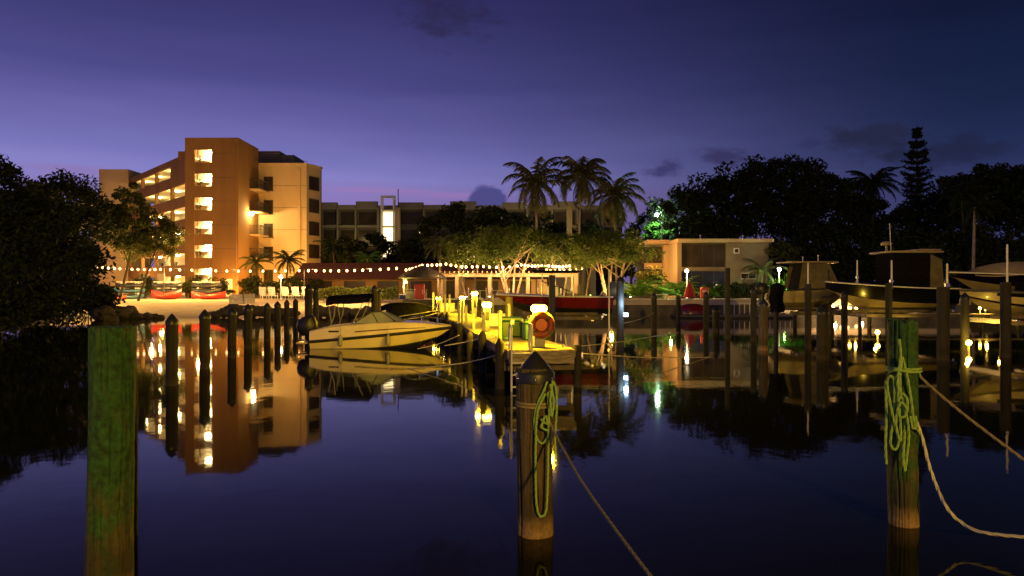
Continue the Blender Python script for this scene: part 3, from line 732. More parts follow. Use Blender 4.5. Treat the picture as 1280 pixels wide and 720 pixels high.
for k in range(n): pn.box(hx(852)+.06+wv*k, hx(852)+wv*(k+1)-.03, 75.3, 75.345, zb+.1, Z(340,75))
part('pane', pn, M['smoked_glass'], gw, smooth=False)
gw = part('window', MB().box(hx(917), hx(924), 74.93, 75.0, Z(317,75), Z(310,75)), M['white_paint'], hs, smooth=False)
part('pane', MB().box(hx(918.4), hx(922.6), 74.91, 74.93, Z(315.6,75), Z(311.4,75)), M['pane_dark'], gw, smooth=False)
gw = part('window', MB().box(hx(926), hx(946), 75.1, 75.2, Z(349,75), Z(341,75)), M['white_paint'], hs, smooth=False)
part('pane', MB().box(hx(927), hx(935.5), 75.06, 75.1, Z(348,75), Z(342,75)).box(hx(936.5), hx(945), 75.06, 75.1, Z(348,75), Z(342,75)), M['pane_dark'], gw, smooth=False)
gw = part('window', MB().box(hx(803,80), hx(827,80), 80.3, 80.4, Z(329,80), Z(310,80)), M['frame_dark'], hs, smooth=False)
part('pane', MB().box(hx(804,80), hx(814.5,80), 80.26, 80.3, Z(328,80), Z(311,80)).box(hx(815.5,80), hx(826,80), 80.26, 80.3, Z(328,80), Z(311,80)), M['pane_dark'], gw, smooth=False)
part('roof_vent', MB().lathe([(.08,0),(.08,.5),(.14,.52),(.14,.62)], 8, (hx(885),78,zr)).lathe([(.08,0),(.08,.45),(.14,.47),(.14,.57)], 8, (hx(940),78,zr)), M['steel'], hs)
part('balcony_rail', MB().tube([(hx(806,79.5),79.5,Z(334,79.5)),(hx(845,79.5),79.5,Z(334,79.5))], .04, 5), M['steel'], hs)

# planting on the right shore
fanplant('bright green cycad in the bed at the left front of the house', X(795,70), 70, 1.4, 2.6, 201, 20)
fanplant('large bright cycad left of the lamp post before the house', X(828,71), 71, 1.4, 2.1, 202, 20)
fanplant('tall cycad directly behind the lamp post before the house', X(846,72), 72, 1.4, 2.8, 203, 22)
fanplant('small yellow green cycad under the dark windows of the house', X(893,72), 72, 1.4, 1.9, 204, 18)
shrub('dense shrub in front of the orange wing of the house', X(812,74), 74, 1.4, 1.6, 1.2, 2.6, 205, 'leaf_shore')
for i, (px, rx, h, lab) in enumerate([(922,1.3,1.5,'low dark hedge bush below the small square window'), (945,1.2,1.6,'low dark hedge bush below the lower right window'), (907,1.0,1.3,'low dark hedge bush by the right end of the glass doors')]):
    shrub(lab, X(px,71.5), 71.5, 1.4, rx, .9, h, 210+i, 'leaf_dark', group='bushes before the house')
shrub('shrub lit bright green by a spotlight right of the house', X(974,72), 72, 1.4, 1.5, 1.1, 2.2, 215, 'leaf_bright', 26)
shrub('larger shrub right of the spotlit one, half green half dark', X(992,73), 73, 1.4, 1.6, 1.2, 3.0, 216, 'leaf_bright', 26)
tree('small tree with pale leaves over the right end of the house', X(965,77), 77, 1.4, 5.8, 2.4, 1.5, 217, 'leaf_shore', k=26, n=80, size=.2, trunk_r=.12)
palm('short palm in front of the pale house wall', X(950,72.5), 72.5, 1.4, 2.7, 218, 2.4, 14, .3)

# dark wood of tall trees on the right
bg_trees = [(852,96,13.6,4.2,4.2,'dark tree with a ragged top behind the left end of the house'), (905,98,16.6,4.6,5.2,'tall dark tree behind the wide windows of the house'),
            (945,100,18.4,4.6,6.0,'taller dark tree behind the middle of the house'), (985,99,18.6,4.8,6.2,'broad tree with the highest rounded crown of the dark wood'),
            (1022,98,18.0,4.4,6.0,'dark tree on the right shoulder of the broad crown'), (1060,100,15.2,4.4,5.2,'lower dark tree in the dip of the tree line'),
            (1118,102,12.4,4.4,4.2,'low dark tree at the foot of the tall conifer'), (1180,100,13.6,4.6,4.2,'low dark tree right of the tall conifer'),
            (1222,96,16.8,4.2,4.2,'dark tree with a flat top right of the gap'), (1262,92,16.6,4.4,4.8,'dark tree near the right edge of the wood'), (1310,90,15.5,5,5,'dark tree beyond the right edge'), (880,92,10.5,3.6,3.6,'lower dark tree over the roof of the house')]
for i, (px, d, h, rx, rz, lab) in enumerate(bg_trees):
    tree(lab, X(px,d), d, 1.35, h, rx, rz, 300+i, k=58, n=120, size=.33, trunk_r=.3, group='dark wood behind the right shore', low=-.8)
tree('dim blue grey tree behind the cool street lamp', X(806,112), 112, 1.35, 11.4, 3.4, 3.8, 330, k=40, n=110, size=.3, group='dark wood behind the right shore')
for i, (px, d, h, rx) in enumerate([(985,84,6.5,4.2),(1030,84,7.4,4.6),(1080,84,7.0,4.6),(1128,82,7.0,4.6),(1178,80,6.6,4.6),(1228,78,6.8,4.6),(1275,76,6.6,4.6),(1320,74,6.6,4.6)]):
    shrub(('dark thicket right of the house','dark thicket behind the cabin boat','dark thicket behind the bow of the dark hulled boat','dark thicket behind the hard top of the dark hulled boat','dark thicket behind the tall white lift pole',
           'dark thicket behind the cream covered boat','dark thicket at the right edge','dark thicket beyond the right edge')[i], X(px,d), d, 1.35, rx, 2.6, h, 340+i, 'leaf_dark', 46, 130, .3, 'thicket', 'thicket', 'dark thickets behind the boat lifts')
palm('dark ragged palm between the broad crown and the tall conifer', X(1090,97), 97, 1.35, 14.6, 360, 3.8, 34, .2, 'leaf_dark', 'bark_dark')
palm('dark palm leaning over the dark flat topped tree at right', X(1208,88), 88, 1.35, 12.2, 361, 3.2, 16, -.6, 'leaf_dark', 'bark_dark')
palm('slender pale trunked palm behind the boat lifts', X(1216,74), 74, 1.35, 9.0, 362, 2.8, 16, .2, 'leaf_dark', 'bark_pale', .17)
# the tall Norfolk-type conifer
def conifer(label, x, y, z, h, seed):
    rng = np.random.default_rng(seed); t = thing('conifer', label, 'tree', (x,y,z)); tm = MB().tube([(0,0,-.3),(.1,0,h*.5),(0,0,h)], [.35,.22,.04], 8); cs = []
    zz = h*.42
    while zz < h-.2:
        q = (zz-h*.42)/(h*.58); rad = 2.5*(1-q)**.6*rng.uniform(.6,1.25)+.12
        if q < .16: rad *= .7
        for k in range(6):
            a = k*PI/3 + zz*1.7 + rng.uniform(-.3,.3); rr = rad*rng.uniform(.6,1.15)
            e = np.array([rr*math.cos(a), rr*math.sin(a), rr*.28])
            tm.tube([(0,0,zz), (e[0]*.5,e[1]*.5,zz+e[2]*.3), (e[0],e[1],zz+e[2])], [.05,.035,.012], 4)
            for q2 in np.linspace(.25,1,7): cs.append(np.array([0,0,zz]) + e*q2*np.array([1,1,q2]) + rng.normal(size=(13,3))*[.22,.22,.16]*(1.05-.7*q))
        zz += rng.uniform(.45,.9)
    part('trunk', tm, M['bark_dark'], t, world=False)
    part('crown', MB().quads(rot_quads(rng, np.concatenate(cs), .21)), M['leaf_dark'], t, world=False, smooth=False)
conifer('tall narrow layered conifer rising above the wood at right', X(1146,104), 104, 1.35, 23.6, 370)

# middle: coconut palms and the trees of the waterfront
palm('coconut palm leftmost of the three tall palms', X(672,86), 86, 1.35, 13.0, 400, 4.5, 30, -.25, droop=2.0, up=1.4, down=-1.0, lw=.5)
palm('coconut palm tallest and middle of the three tall palms', X(722,87), 87, 1.35, 14.0, 401, 4.8, 32, .4, droop=2.0, up=1.4, down=-1.0, lw=.5)
palm('coconut palm rightmost of the three tall palms', X(771,88), 88, 1.35, 11.9, 402, 4.5, 30, -.3, droop=2.0, up=1.4, down=-1.0, lw=.5)
palm('slim palm with a lit trunk beside the thatched hut', X(550,82), 82, 1.35, 5.8, 403, 2.5, 16, .0, 'leaf_shore', 'bark_pale')
palm('palm with curled yellow fronds right of the slim lit palm', X(578,80), 80, 1.35, 4.6, 404, 2.4, 16, .4, 'leaf_shore', 'bark_pale')
palm('small pale palm before the dark condominium block', X(462,92), 92, 1.35, 4.6, 405, 2.2, 16, -.3, 'leaf_bright', 'bark_pale')
palm('bushy palm in front of the right wing windows', X(357,95), 95, 1.35, 4.6, 406, 2.6, 22, .3, 'leaf_shore')
palm('bushy palm against the bright balcony corner', X(322,97), 97, 1.35, 4.4, 407, 2.4, 18, -.3, 'leaf_shore')
palm('thin palm right of the apartment building', X(420,100), 100, 1.35, 6.5, 408, 2.8, 16, -.4, 'leaf_dark')
for i, (px, d, h, rx, rz, lab, lm) in enumerate([(430,112,9.0,3.6,3.8,'dark tree beside the right edge of the apartment building','leaf_dark'), (468,116,9.4,3.6,4.2,'dark tree below the lit glass stair','leaf_dark'),
        (520,112,8.4,3.6,3.6,'dark tree right of the lit glass stair','leaf_dark'), (560,108,13.2,4.2,4.8,'dark tree covering the middle of the condominium block','leaf_dark'), (605,106,12.6,4.4,4.8,'broad dark tree left of the coconut palms','leaf_dark'),
        (645,104,12.0,4.0,4.8,'dark tree directly behind the leftmost coconut palm','leaf_dark'), (690,106,11.4,3.8,4.4,'dark tree behind the middle coconut palm','leaf_dark'), (738,104,10.2,3.6,3.8,'dark tree behind the rightmost coconut palm','leaf_dark'), (790,92,7.0,3.4,2.8,'dark tree right of the coconut palms','leaf_dark')]):
    tree(lab, X(px,d), d, 1.35, h, rx, rz, 420+i, lm, k=48, n=110, size=.32, low=-.85, group='dark trees before the condominium block')
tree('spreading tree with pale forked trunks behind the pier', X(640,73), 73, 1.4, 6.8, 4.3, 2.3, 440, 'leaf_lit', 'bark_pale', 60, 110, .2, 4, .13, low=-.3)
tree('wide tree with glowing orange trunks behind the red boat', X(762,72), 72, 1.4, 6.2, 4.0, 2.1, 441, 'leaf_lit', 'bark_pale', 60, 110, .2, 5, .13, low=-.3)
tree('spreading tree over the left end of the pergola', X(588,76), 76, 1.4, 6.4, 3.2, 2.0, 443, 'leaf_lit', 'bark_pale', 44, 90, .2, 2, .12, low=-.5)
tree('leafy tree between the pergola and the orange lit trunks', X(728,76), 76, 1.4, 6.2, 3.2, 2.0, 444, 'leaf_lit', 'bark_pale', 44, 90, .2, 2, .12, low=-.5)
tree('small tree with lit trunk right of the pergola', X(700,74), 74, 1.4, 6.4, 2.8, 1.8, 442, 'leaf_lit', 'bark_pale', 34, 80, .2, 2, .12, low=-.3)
rng_ = np.random.default_rng(77); hx0_, hx1_ = X(398,74), X(497,74)
cen = np.stack([rng_.uniform(hx0_,hx1_,7000), 74+rng_.uniform(-.55,.55,7000), 1.25+1.2*rng_.uniform(0,1,7000)**.8], 1)
cen[:,2] += .1*np.sin(cen[:,0]*2.1) * (cen[:,2]-1.25)
hd = thing('clipped_hedge', 'long clipped hedge on the terrace left of the thatched hut', 'hedge', ((hx0_+hx1_)/2,74,1.25))
part('foliage', MB().quads(rot_quads(rng_, cen, .11)), M['leaf_hedge'], hd, smooth=False)
part('stem', MB().tube([(hx0_+.5,74,1.1),(hx0_+.6,74,1.9)], .04, 5), M['bark_dark'], hd)
light('hedge_light', ((hx0_+hx1_)/2, 71.5, 2.6), 380, (1,.68,.2), .2)
for i, (px, d, h, lab) in enumerate([(236,84,2.2,'dark bush between the two red kayaks'), (180,86,2.4,'dark bush behind the blue kayaks'), (275,88,2.2,'dark bush left of the tower door'), (318,86,2.4,'dark bush at the foot of the right wing'), (344,84,2.2,'dark bush behind the sun loungers'), (368,84,2.0,'dark bush behind the tall dock piles at left'), (388,86,2.3,'dark bush below the chamfered corner')]):
    shrub(lab, X(px,d), d, 1.3, 1.5, 1.0, h, 460+i, 'leaf_shore', 24, 80, .17, group='bushes along the apartment building')

# ------------------------------------------------------------------ beach furniture
def kayak_mb(L, B, H):
    secs = []
    for i in range(15):
        t = i/14; x = (t-.5)*L; b = B/2*max(.03,(math.sin(PI*t))**.6); k = H*.55*abs(2*t-1)**3
        secs.append([(x, b*math.cos(a), H*.45 + k*.6 + H*.55*math.sin(a)*(.8 if a > PI else 1)) for a in [2*PI*j/12 for j in range(12)]])
    return MB().loft(secs, True, True)
def kayak(label, x, y, z, rz, m, L=3.6, group=None, fat=1):
    t = thing('kayak', label, 'kayak', (x,y,z), rz, group); t.scale = (1,fat,fat)
    part('hull', kayak_mb(L,.75,.42), M[m], t, world=False)
    part('cockpit', MB().lathe([(.34,0),(.36,.05),(.3,.09),(.28,.03)], 16).xf(Matrix.Translation((0.1,0,.4)) @ Matrix.Diagonal((1.6,.8,1,1))), M['black_plastic'], t, world=False)
    return t
def rack(label, x, y, z, w=2.4, group=None):
    t = thing('kayak_rack', label, 'rack', (x,y,z), 0, group)
    for s in (-1,1):
        part('post', MB().bbox(s*w*.36-.05, s*w*.36+.05, -.05, .05, -.1, 1.75, .01), M['white_paint'], t, world=False)
    for z2 in (.55,1.1,1.7): [part('arm', MB().bbox(q-.05,q+.05,-.5,.6,z2-.05,z2+.05,.01), M['white_paint'], t, world=False) for q in (-w*.36+.1, w*.36-.1)]
    part('top_rail', MB().bbox(-w*.62, w*.62, -.045, .045, 1.76, 1.84, .01), M['white_paint'], t, world=False)
    return t
gk = 'kayaks on and by the beach racks'
rack('white rack holding the blue kayaks', X(163,80), 80, 1.25); rack('white rack behind the red kayak with a wide cockpit', X(209,80), 80, 1.25); rack('white rack behind the right red kayak', X(258,81), 81, 1.25)
kayak('blue kayak on the lowest arm of the left rack', X(161,79.95), 79.95, 1.86, .02, 'blue_plastic', 3.4, gk); kayak('pale blue kayak on the sand under the left rack', X(160,79), 79, 1.24, 0, 'blue_plastic', 3.4, gk)
kayak('dark kayak on the upper arm of the left rack', X(163,79.95), 79.95, 2.42, .02, 'dark_kayak', 3.2, gk)
kayak('dark kayak on the middle arm of the central rack', X(209,79.95), 79.95, 2.42, 0, 'dark_kayak', 3.3, gk); kayak('dark kayak on the upper arm of the right rack', X(258,80.95), 80.95, 2.42, 0, 'dark_kayak', 3.3, gk)
kayak('big red kayak with dark cockpit on the sand', X(208,78), 78, 1.2, -.1, 'red_plastic', 3.3, gk, 1.9); kayak('long dark red kayak on the sand near the tower', X(261,78.5), 78.5, 1.2, .06, 'red_plastic', 3.5, gk, 1.6)
kayak('dark kayak on the lowest arm of the right rack', X(258,80.95), 80.95, 1.86, 0, 'dark_kayak', 3.2, gk); kayak('dark kayak on the lowest arm of the central rack', X(210,79.95), 79.95, 1.86, 0, 'dark_kayak', 3.0, gk)
kayak('orange kayak half hidden by the dark trees', X(138,76), 76, 1.15, .9, 'orange_plastic', 3.2, gk)
# picket fence
pf = thing('picket_fence', 'white picket fence on the bank beside the sun loungers', 'fence', (X(304,66),66,1.2))
fm = MB()
def picket(a, b_, n):
    for k in range(n+1):
        q = Vector(a).lerp(Vector(b_), k/n); fm.box(q.x-.045,q.x+.045,q.y-.012,q.y+.012,q.z,q.z+.85+.05*(k%2))
        rz_.append(q)
rz_ = []
picket((X(287,67.5),67.5,.95), (X(304,65.5),65.5,1.0), 11); picket((X(304,65.5),65.5,1.0), (X(318,65.5),65.5,1.05), 8)
part('picket', fm, M['white_paint'], pf, smooth=False)
part('rail', MB().tube([rz_[0]+Vector((0,.03,.3)), rz_[11]+Vector((0,.03,.3)), rz_[-1]+Vector((0,.03,.3))], .03, 4).tube([rz_[0]+Vector((0,.03,.7)), rz_[11]+Vector((0,.03,.7)), rz_[-1]+Vector((0,.03,.7))], .03, 4), M['white_paint'], pf)
# sun loungers: slatted white beach chairs
def lounger(label, x, y, z, rz):
    t = thing('sun_lounger', label, 'sun lounger', (x,y,z), rz, 'white loungers on the terrace')
    part('seat', MB().bbox(-.32,.32,-.9,.35,.28,.34,.015), M['white_paint'], t, world=False)
    bk = MB()
    for k in range(6): bk.box(-.32+.11*k, -.23+.11*k, -.02, .02, 0, .95)
    bk.box(-.33,.33,.02,.05,.2,.28).box(-.33,.33,.02,.05,.75,.83)
    bk.xf(Matrix.Translation((0,.36,.3)) @ Matrix.Rotation(R(-28),4,'X')); part('backrest', bk, M['white_paint'], t, world=False, smooth=False)
    for sx in (-.28,.28):
        for sy in (-.8,.3): part('leg', MB().box(sx-.03,sx+.03,sy-.03,sy+.03,0,.28), M['white_paint'], t, world=False, smooth=False)
    for sx in (-1,1): part('armrest', MB().bbox(sx*.38-.05,sx*.38+.05,-.45,.4,.52,.56,.01).box(sx*.38-.03,sx*.38+.03,-.42,-.36,.28,.52), M['white_paint'], t, world=False)
    return t
lounger('white sun lounger nearest the picket fence', X(330,72), 72, 1.36, .5); lounger('white sun lounger left of the bright lamp post', X(341,72), 72, 1.36, .5)
lounger('white sun lounger just right of the bright lamp post', X(358,71.5), 71.5, 1.36, .5); lounger('white sun lounger beside the tall dark piles', X(371,71), 71, 1.36, .5); lounger('white sun lounger half hidden by the tall dark piles', X(384,71), 71, 1.36, .5)
def lamp_post(label, x, y, z, h, em, col, power, name='lamp_post', r=.16):
    t = thing(name, label, 'lamp post', (x,y,z))
    part('post', MB().lathe([(.11,-.05),(.11,.06),(.055,.12),(.045,h-.1)], 10, (x,y,z)), M['white_paint'], t)
    part('globe', MB().ell((x,y,z+h+r*.8), r, r, r, 14, 9), M[em], t)
    part('cap', MB().lathe([(r*.75,0),(r*.8,.03),(.02,.08)], 12, (x,y,z+h+r*1.72)), M['frame_dark'], t)
    light(name+'_light', (x-.05,y-r-.12,z+h+r*.4), power, col, .08)
    return t
lamp_post('white lamp post with a bright globe among the sun loungers', X(351,70), 70, 1.36, 1.95, 'lamp_path', WARM, 180)
lamp_post('white lamp post with a bright globe before the house', X(858.5,68), 68, 1.42, 2.4, 'lamp_path', (1,.8,.4), 620)
lamp_post('short lamp with a cold white light among the spotlit green shrubs', X(974,70.5), 70.5, 1.42, 2.6, 'lamp_cool', (.6,1,.35), 420)
# red things by the lamp: a closed parasol and a notice cabinet
pr = thing('closed_parasol', 'closed red parasol standing beside the lamp post before the house', 'parasol', (X(862,66.5),66.5,1.42))
part('canopy', MB().lathe([(.55,.15),(.46,.5),(.34,.9),(.18,1.25),(.04,1.5)], 14, (X(862,66.5),66.5,1.42), .06, random.Random(3)), M['red_fabric'], pr)
part('pole', MB().lathe([(.25,0),(.25,.06),(.03,.08),(.025,1.62)], 10, (X(862,66.5),66.5,1.42)), M['white_paint'], pr)
cb = thing('life_vest_cabinet', 'red cabinet with a white lettering strip on the promenade', 'cabinet', (X(880,67),67,1.42))
part('body', MB().bbox(X(875.5,67),X(885,67),66.75,67.15,1.5,2.45,.04), M['red_plastic'], cb)
part('sign_strip', MB().box(X(877.8,66.74),X(883,66.74),66.735,66.75,2.05,2.2), M['white_paint'], cb, smooth=False)
part('leg', MB().box(X(876.5,67),X(877.5,67),66.9,67,1.42,1.5), M['frame_dark'], cb, smooth=False); part('leg', MB().box(X(883,67),X(884,67),66.9,67,1.42,1.5), M['frame_dark'], cb, smooth=False)
bn = thing('bench', 'low pale bench on the promenade before the cycads', 'bench', (X(826,66.5),66.5,1.42))
part('seat', MB().bbox(X(818,66.5),X(834,66.5),66.2,66.7,1.78,1.86,.015), M['white_paint'], bn)
for px in (819.5,832.5): part('leg', MB().box(X(px,66.5)-.06,X(px,66.5)+.06,66.25,66.65,1.42,1.78), M['white_paint'], bn, smooth=False)
# upside-down dinghy and dark covered boat against the sea wall
def overturned(label, x, y, z, L, B, H, m, rz=0):
    secs = []
    for i in range(13):
        t = i/12; b = B/2*max(.05,(1-abs(2*t-1)**3.2)); secs.append([((t-.5)*L, b*math.cos(a), H*math.sin(a)**.8*(1-.35*abs(2*t-1)**3) if 0 < a < PI else 0.0) for a in [PI*j/10 for j in range(11)]])
    tt = thing('covered_boat', label, 'boat', (x,y,z), rz)
    part('hull', MB().loft(secs, False, True), M[m], tt, world=False)
    part('keel_strip', MB().tube([((t-.5)*L*.95, 0, H*(1-.35*abs(2*t-1)**3)+.01) for t in [k/8 for k in range(9)]], .025, 5), M['beam_wood'], tt, world=False)
    part('gunwale', MB().tube([((i/12-.5)*L, B/2*max(.05,1-abs(2*i/12-1)**3.2), .02) for i in range(13)], .03, 5).tube([((i/12-.5)*L, -B/2*max(.05,1-abs(2*i/12-1)**3.2), .02) for i in range(13)], .03, 5), M['frame_dark'], tt, world=False)
    return tt
overturned('dark red dinghy upside down on the pontoon below the promenade', X(866,61), 61, .25, 2.2, 1.1, .85, 'maroon')
overturned('long dark covered boat behind the bow of the speedboat', X(506,52), 52, .15, 4.0, 1.8, 1.25, 'black_canvas', .05)
# pontoon under them
pt = thing('floating_dock', 'pale low floating dock along the foot of the right sea wall', 'floating dock', (X(900,60.5),60.5,0))
part('deck', MB().bbox(X(845,60.5),X(990,60.5),59.6,62.2,.12,.24,.02), M['deck_wood'], pt); part('float', MB().box(X(847,60.5),X(988,60.5),59.8,62.1,-.2,.12), M['black_plastic'], pt, smooth=False)
pt = thing('floating_dock', 'low dark dock under the covered boat beside the pier', 'floating dock', (X(505,52),52,0))
part('deck', MB().bbox(X(468,52),X(545,52),51,53.4,.03,.15,.02), M['beam_wood'], pt); part('float', MB().box(X(470,52),X(543,52),51.2,53.2,-.2,.03), M['black_plastic'], pt, smooth=False)
rk = thing('railing', 'white railing along the foot of the right sea wall', 'railing', (X(950,61.8),61.8,.24))
rm = MB()
for k in range(14): rm.box(X(905,62)+.42*k-.03, X(905,62)+.42*k+.03, 61.95,62.01,.24,1.1)
rm.box(X(905,62)-.05, X(905,62)+.42*13+.05, 61.94,62.02,1.1,1.18); part('rail', rm, M['white_paint'], rk, smooth=False)
# thatched hut, pergola, chairs
th = thing('thatched_hut', 'open hut with a dark thatched roof by the water', 'hut', (X(528,70),70,1.38))
hx0, hx1 = X(498,70), X(558,70); cx_ = (hx0+hx1)/2
tb = MB().loft([[(cx_+(hx1-hx0)*.5*s*math.cos(a), 70+1.9*s*math.sin(a), z) for a in [2*PI*k/20 for k in range(20)]] for s, z in ((.97,3.25),(1.03,3.38),(.72,3.85),(.38,4.25),(.06,4.5))], True, True)
part('roof', tb, M['thatch'], th)
for sx in (-1,1):
    for sy in (-1,1): part('post', MB().lathe([(.08,0),(.08,2.2)], 8, (cx_+sx*1.55,70+sy*1.2,1.38)), M['bark_pale'], th)
part('counter', MB().bbox(cx_-1.5,cx_+.5,68.9,69.3,1.38,2.2,.02).bbox(cx_-1.6,cx_+.6,68.8,69.4,2.2,2.27,.015), M['beam_wood'], th)
part('hanging_lamp', MB().ell((X(507,70),70,2.95), .16,.16,.12).tube([(X(507,70),70,3.05),(X(507,70),70,3.6)], .015, 4), M['lamp_green'], th)
light('hut_light', (X(507,69.7),68.4,2.7), 200, (1,.75,.22), .1)
rc = thing('drinks_cabinet', 'bright red upright cabinet beside the thatched hut', 'cabinet', (X(525,66),66,1.38))
part('body', MB().bbox(X(518.5,66),X(530.5,66),65.7,66.4,1.38,2.75,.06), M['red_plastic'], rc)
part('door', MB().bbox(X(519.5,65.7),X(529.5,65.7),65.66,65.71,1.5,2.6,.015), M['red_plastic'], rc); part('handle', MB().box(X(528,65.65),X(528.8,65.65),65.6,65.66,1.9,2.3), M['white_paint'], rc, smooth=False)
tb2 = thing('cool_box', 'blue cool box under the thatched hut', 'cool box', (X(503,68),68,1.38))
part('body', MB().bbox(X(499.5,68),X(507,68),67.7,68.1,1.38,1.75,.04), emit('dummy_blue',(0,0,0),0) if False else mat('blue_bright',(.02,.06,.4),None,3,.35), tb2); part('lid', MB().bbox(X(499,68),X(507.5,68),67.68,68.12,1.755,1.86,.03), M['white_paint'], tb2)
pg = thing('pergola', 'cream pergola with a long beam and slatted top behind the pier', 'pergola', (X(625,75),75,1.38))
px0, px1 = X(548,74), X(722,74)
part('beam', MB().bbox(px0,px1,73.9,74.12,Z(346,74),Z(341.5,74),.02).bbox(px0,px1,78,78.2,Z(346,74),Z(341.5,74),.02), M['pergola_paint'], pg)
sl = MB()
for k in range(30): q = px0+.2+(px1-px0-.4)*k/29; sl.box(q-.04,q+.04,73.4,78.6,Z(341.5,74)+.004,Z(341.5,74)+.2)
part('slat', sl, M['pergola_paint'], pg, smooth=False)
for px in (551,571,612,660,720):
    for yy in (74,78.1): part('post', MB().bbox(X(px,74)-.17,X(px,74)+.17,yy-.15,yy+.15,1.38,Z(346,74),.02), M['pergola_paint'], pg)
def chair(label, x, y, z, rz):
    t = thing('patio_chair', label, 'chair', (x,y,z), rz, 'white chairs under the pergola')
    part('seat', MB().bbox(-.24,.24,-.24,.24,.42,.47,.01), M['white_paint'], t, world=False)
    part('backrest', MB().bbox(-.24,.24,.2,.25,.52,1.0,.015), M['white_paint'], t, world=False)
    for sx in (-.2,.2):
        for sy in (-.2,.2): part('leg', MB().box(sx-.025,sx+.025,sy-.025,sy+.025,0,.42 if sy < 0 else .52), M['white_paint'], t, world=False, smooth=False)
def table(label, x, y, z):
    t = thing('patio_table', label, 'table', (x,y,z), 0, 'tables under the pergola')
    part('tabletop', MB().lathe([(.5,.72),(.52,.74),(.5,.76)], 18, (x,y,z)), M['white_paint'], t)
    part('pedestal', MB().lathe([(.25,0),(.25,.03),(.04,.06),(.04,.72)], 10, (x,y,z)), M['white_paint'], t)
for i, (px, labs) in enumerate([(600,('white patio table left of the forked tree trunks','white chair at the left of the table near the amber lamps','white chair at the right of the table near the amber lamps')), (622,('white patio table beside the forked tree trunks','white chair left of the table beside the forked trunks','white chair right of the table beside the forked trunks')),
                                (687,('white patio table right of the forked tree trunks','white chair left of the table right of the forked trunks','white chair right of the table right of the forked trunks'))]):
    table(labs[0], X(px,70), 70, 1.42); chair(labs[1], X(px,70)-.85, 70, 1.42, R(90)); chair(labs[2], X(px,70)+.85, 70, 1.42, R(-80))

# string lights: cable and bulbs are one thing
def string_light(label, pts, n, sag, glow):
    t = thing('string_light', label, 'string light', tuple(pts[0])); line = []
    for a, b_ in zip(pts[:-1], pts[1:]):
        for k in range(12):
            q = k/12; p = Vector(a).lerp(Vector(b_), q); p.z -= sag*4*q*(1-q); line.append(p)
    line.append(Vector(pts[-1])); part('cable', MB().tube(line, .012, 4), M['black_plastic'], t)
    rd = random.Random(len(label)); first = None
    for k in range(n):
        u = (k+.5+rd.uniform(-.12,.12))/n*(len(line)-1); i = int(u); p = line[i].lerp(line[min(i+1,len(line)-1)], u-i)
        mb = MB().ell((p.x,p.y,p.z-.13), .11,.11,.13, 10, 6).lathe([(.03,-.05),(.035,0)], 6, tuple(p))
        part('bulb', mb, M['bulb_string'], t)
    for k in range(glow):
        u = (k+.5)/glow*(len(line)-1); p = line[int(u)]
        light('string_glow', (p.x,p.y-.1,p.z-.32), 380, (1,.56,.2), .15)
string_light('long string of warm bulbs from the beach trees to the thatched hut', [P(118,332,78), P(205,335,77), P(380,336.5,74), P(500,333.5,71)], 36, .12, 5)
string_light('short bright string of bulbs rising over the thatched hut', [P(506,336,70), P(528,330,71), P(560,328,72)], 11, .05, 1)
string_light('string of bulbs along the pergola roof', [P(560,329,72.5), P(600,331,73), P(650,330,73)], 12, .15, 2)
string_light('string of bulbs over the right end of the pergola', [P(650,329,73), P(682,330,72), P(714,330.5,72)], 15, .1, 2)
string_light('double string of bulbs behind the red boat top', [P(680,335,76), P(702,336,76), P(730,333,76)], 8, .1, 1)
string_light('small string of warm bulbs low along the wall behind the boat lifts', [P(1026,380,62), P(1060,382,61.5), P(1092,386,61)], 7, .02, 2)
# lit stands for the strings
for lab, px, py, d in (('slim pole carrying the light string by the beach trees',205,335,77), ('slim pole carrying the light string behind the sun loungers',380,336.5,74)):
    t = thing('string_light_pole', lab, 'pole', (X(px,d),d,1.3)); part('pole', MB().lathe([(.05,0),(.04,Z(py,d)-1.3)], 8, (X(px,d),d+.03,1.3)), M['frame_dark'], t); part('hook', MB().tube([(X(px,d),d+.03,Z(py,d)-.02),(X(px,d),d-.03,Z(py,d)+.03)], .015, 4), M['steel'], t)
# cool street lamp in the trees and its leaves
sl_ = thing('street_lamp', 'tall street lamp with a cold white light among the trees', 'street lamp', (X(823,95),95,1.35))
part('pole', MB().lathe([(.14,0),(.08,Z(268,95)-1.35)], 10, (X(824,95)+.35,95,1.35)), M['steel'], sl_)
part('arm', MB().tube([(X(824,95)+.35,95,Z(268,95)),(X(821,95),94.8,Z(267,95)+.1)], .05, 6), M['steel'], sl_)
part('lamp_head', MB().ell((X(821,95),94.7,Z(269,95)), .28,.24,.2), M['lamp_cool'], sl_)
light('street_light', (X(821,95),94.3,Z(271,95)), 2200, (.6,1,.6), .15)
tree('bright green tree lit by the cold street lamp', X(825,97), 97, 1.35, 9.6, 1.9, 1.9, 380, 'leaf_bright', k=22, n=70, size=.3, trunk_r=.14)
for lab, px, py, d, pw in (('small green spotlight under the shrubs right of the house',980,368,71.5,110), ('small green spotlight behind the coconut palms',738,330,84,90)):
    q = (X(px,d), d, Z(py,d) if d < 80 else 1.4); t = thing('garden_spotlight', lab, 'spotlight', q)
    part('housing', MB().lathe([(.06,0),(.1,.16),(.1,.2)], 10, q), M['black_plastic'], t); part('lens', MB().lathe([(.09,.2),(.085,.215)], 10, q), M['lamp_green'], t)
    light('garden_light', (q[0], q[1]-.1, q[2]+.5), pw, (.35,1,.12), .1)

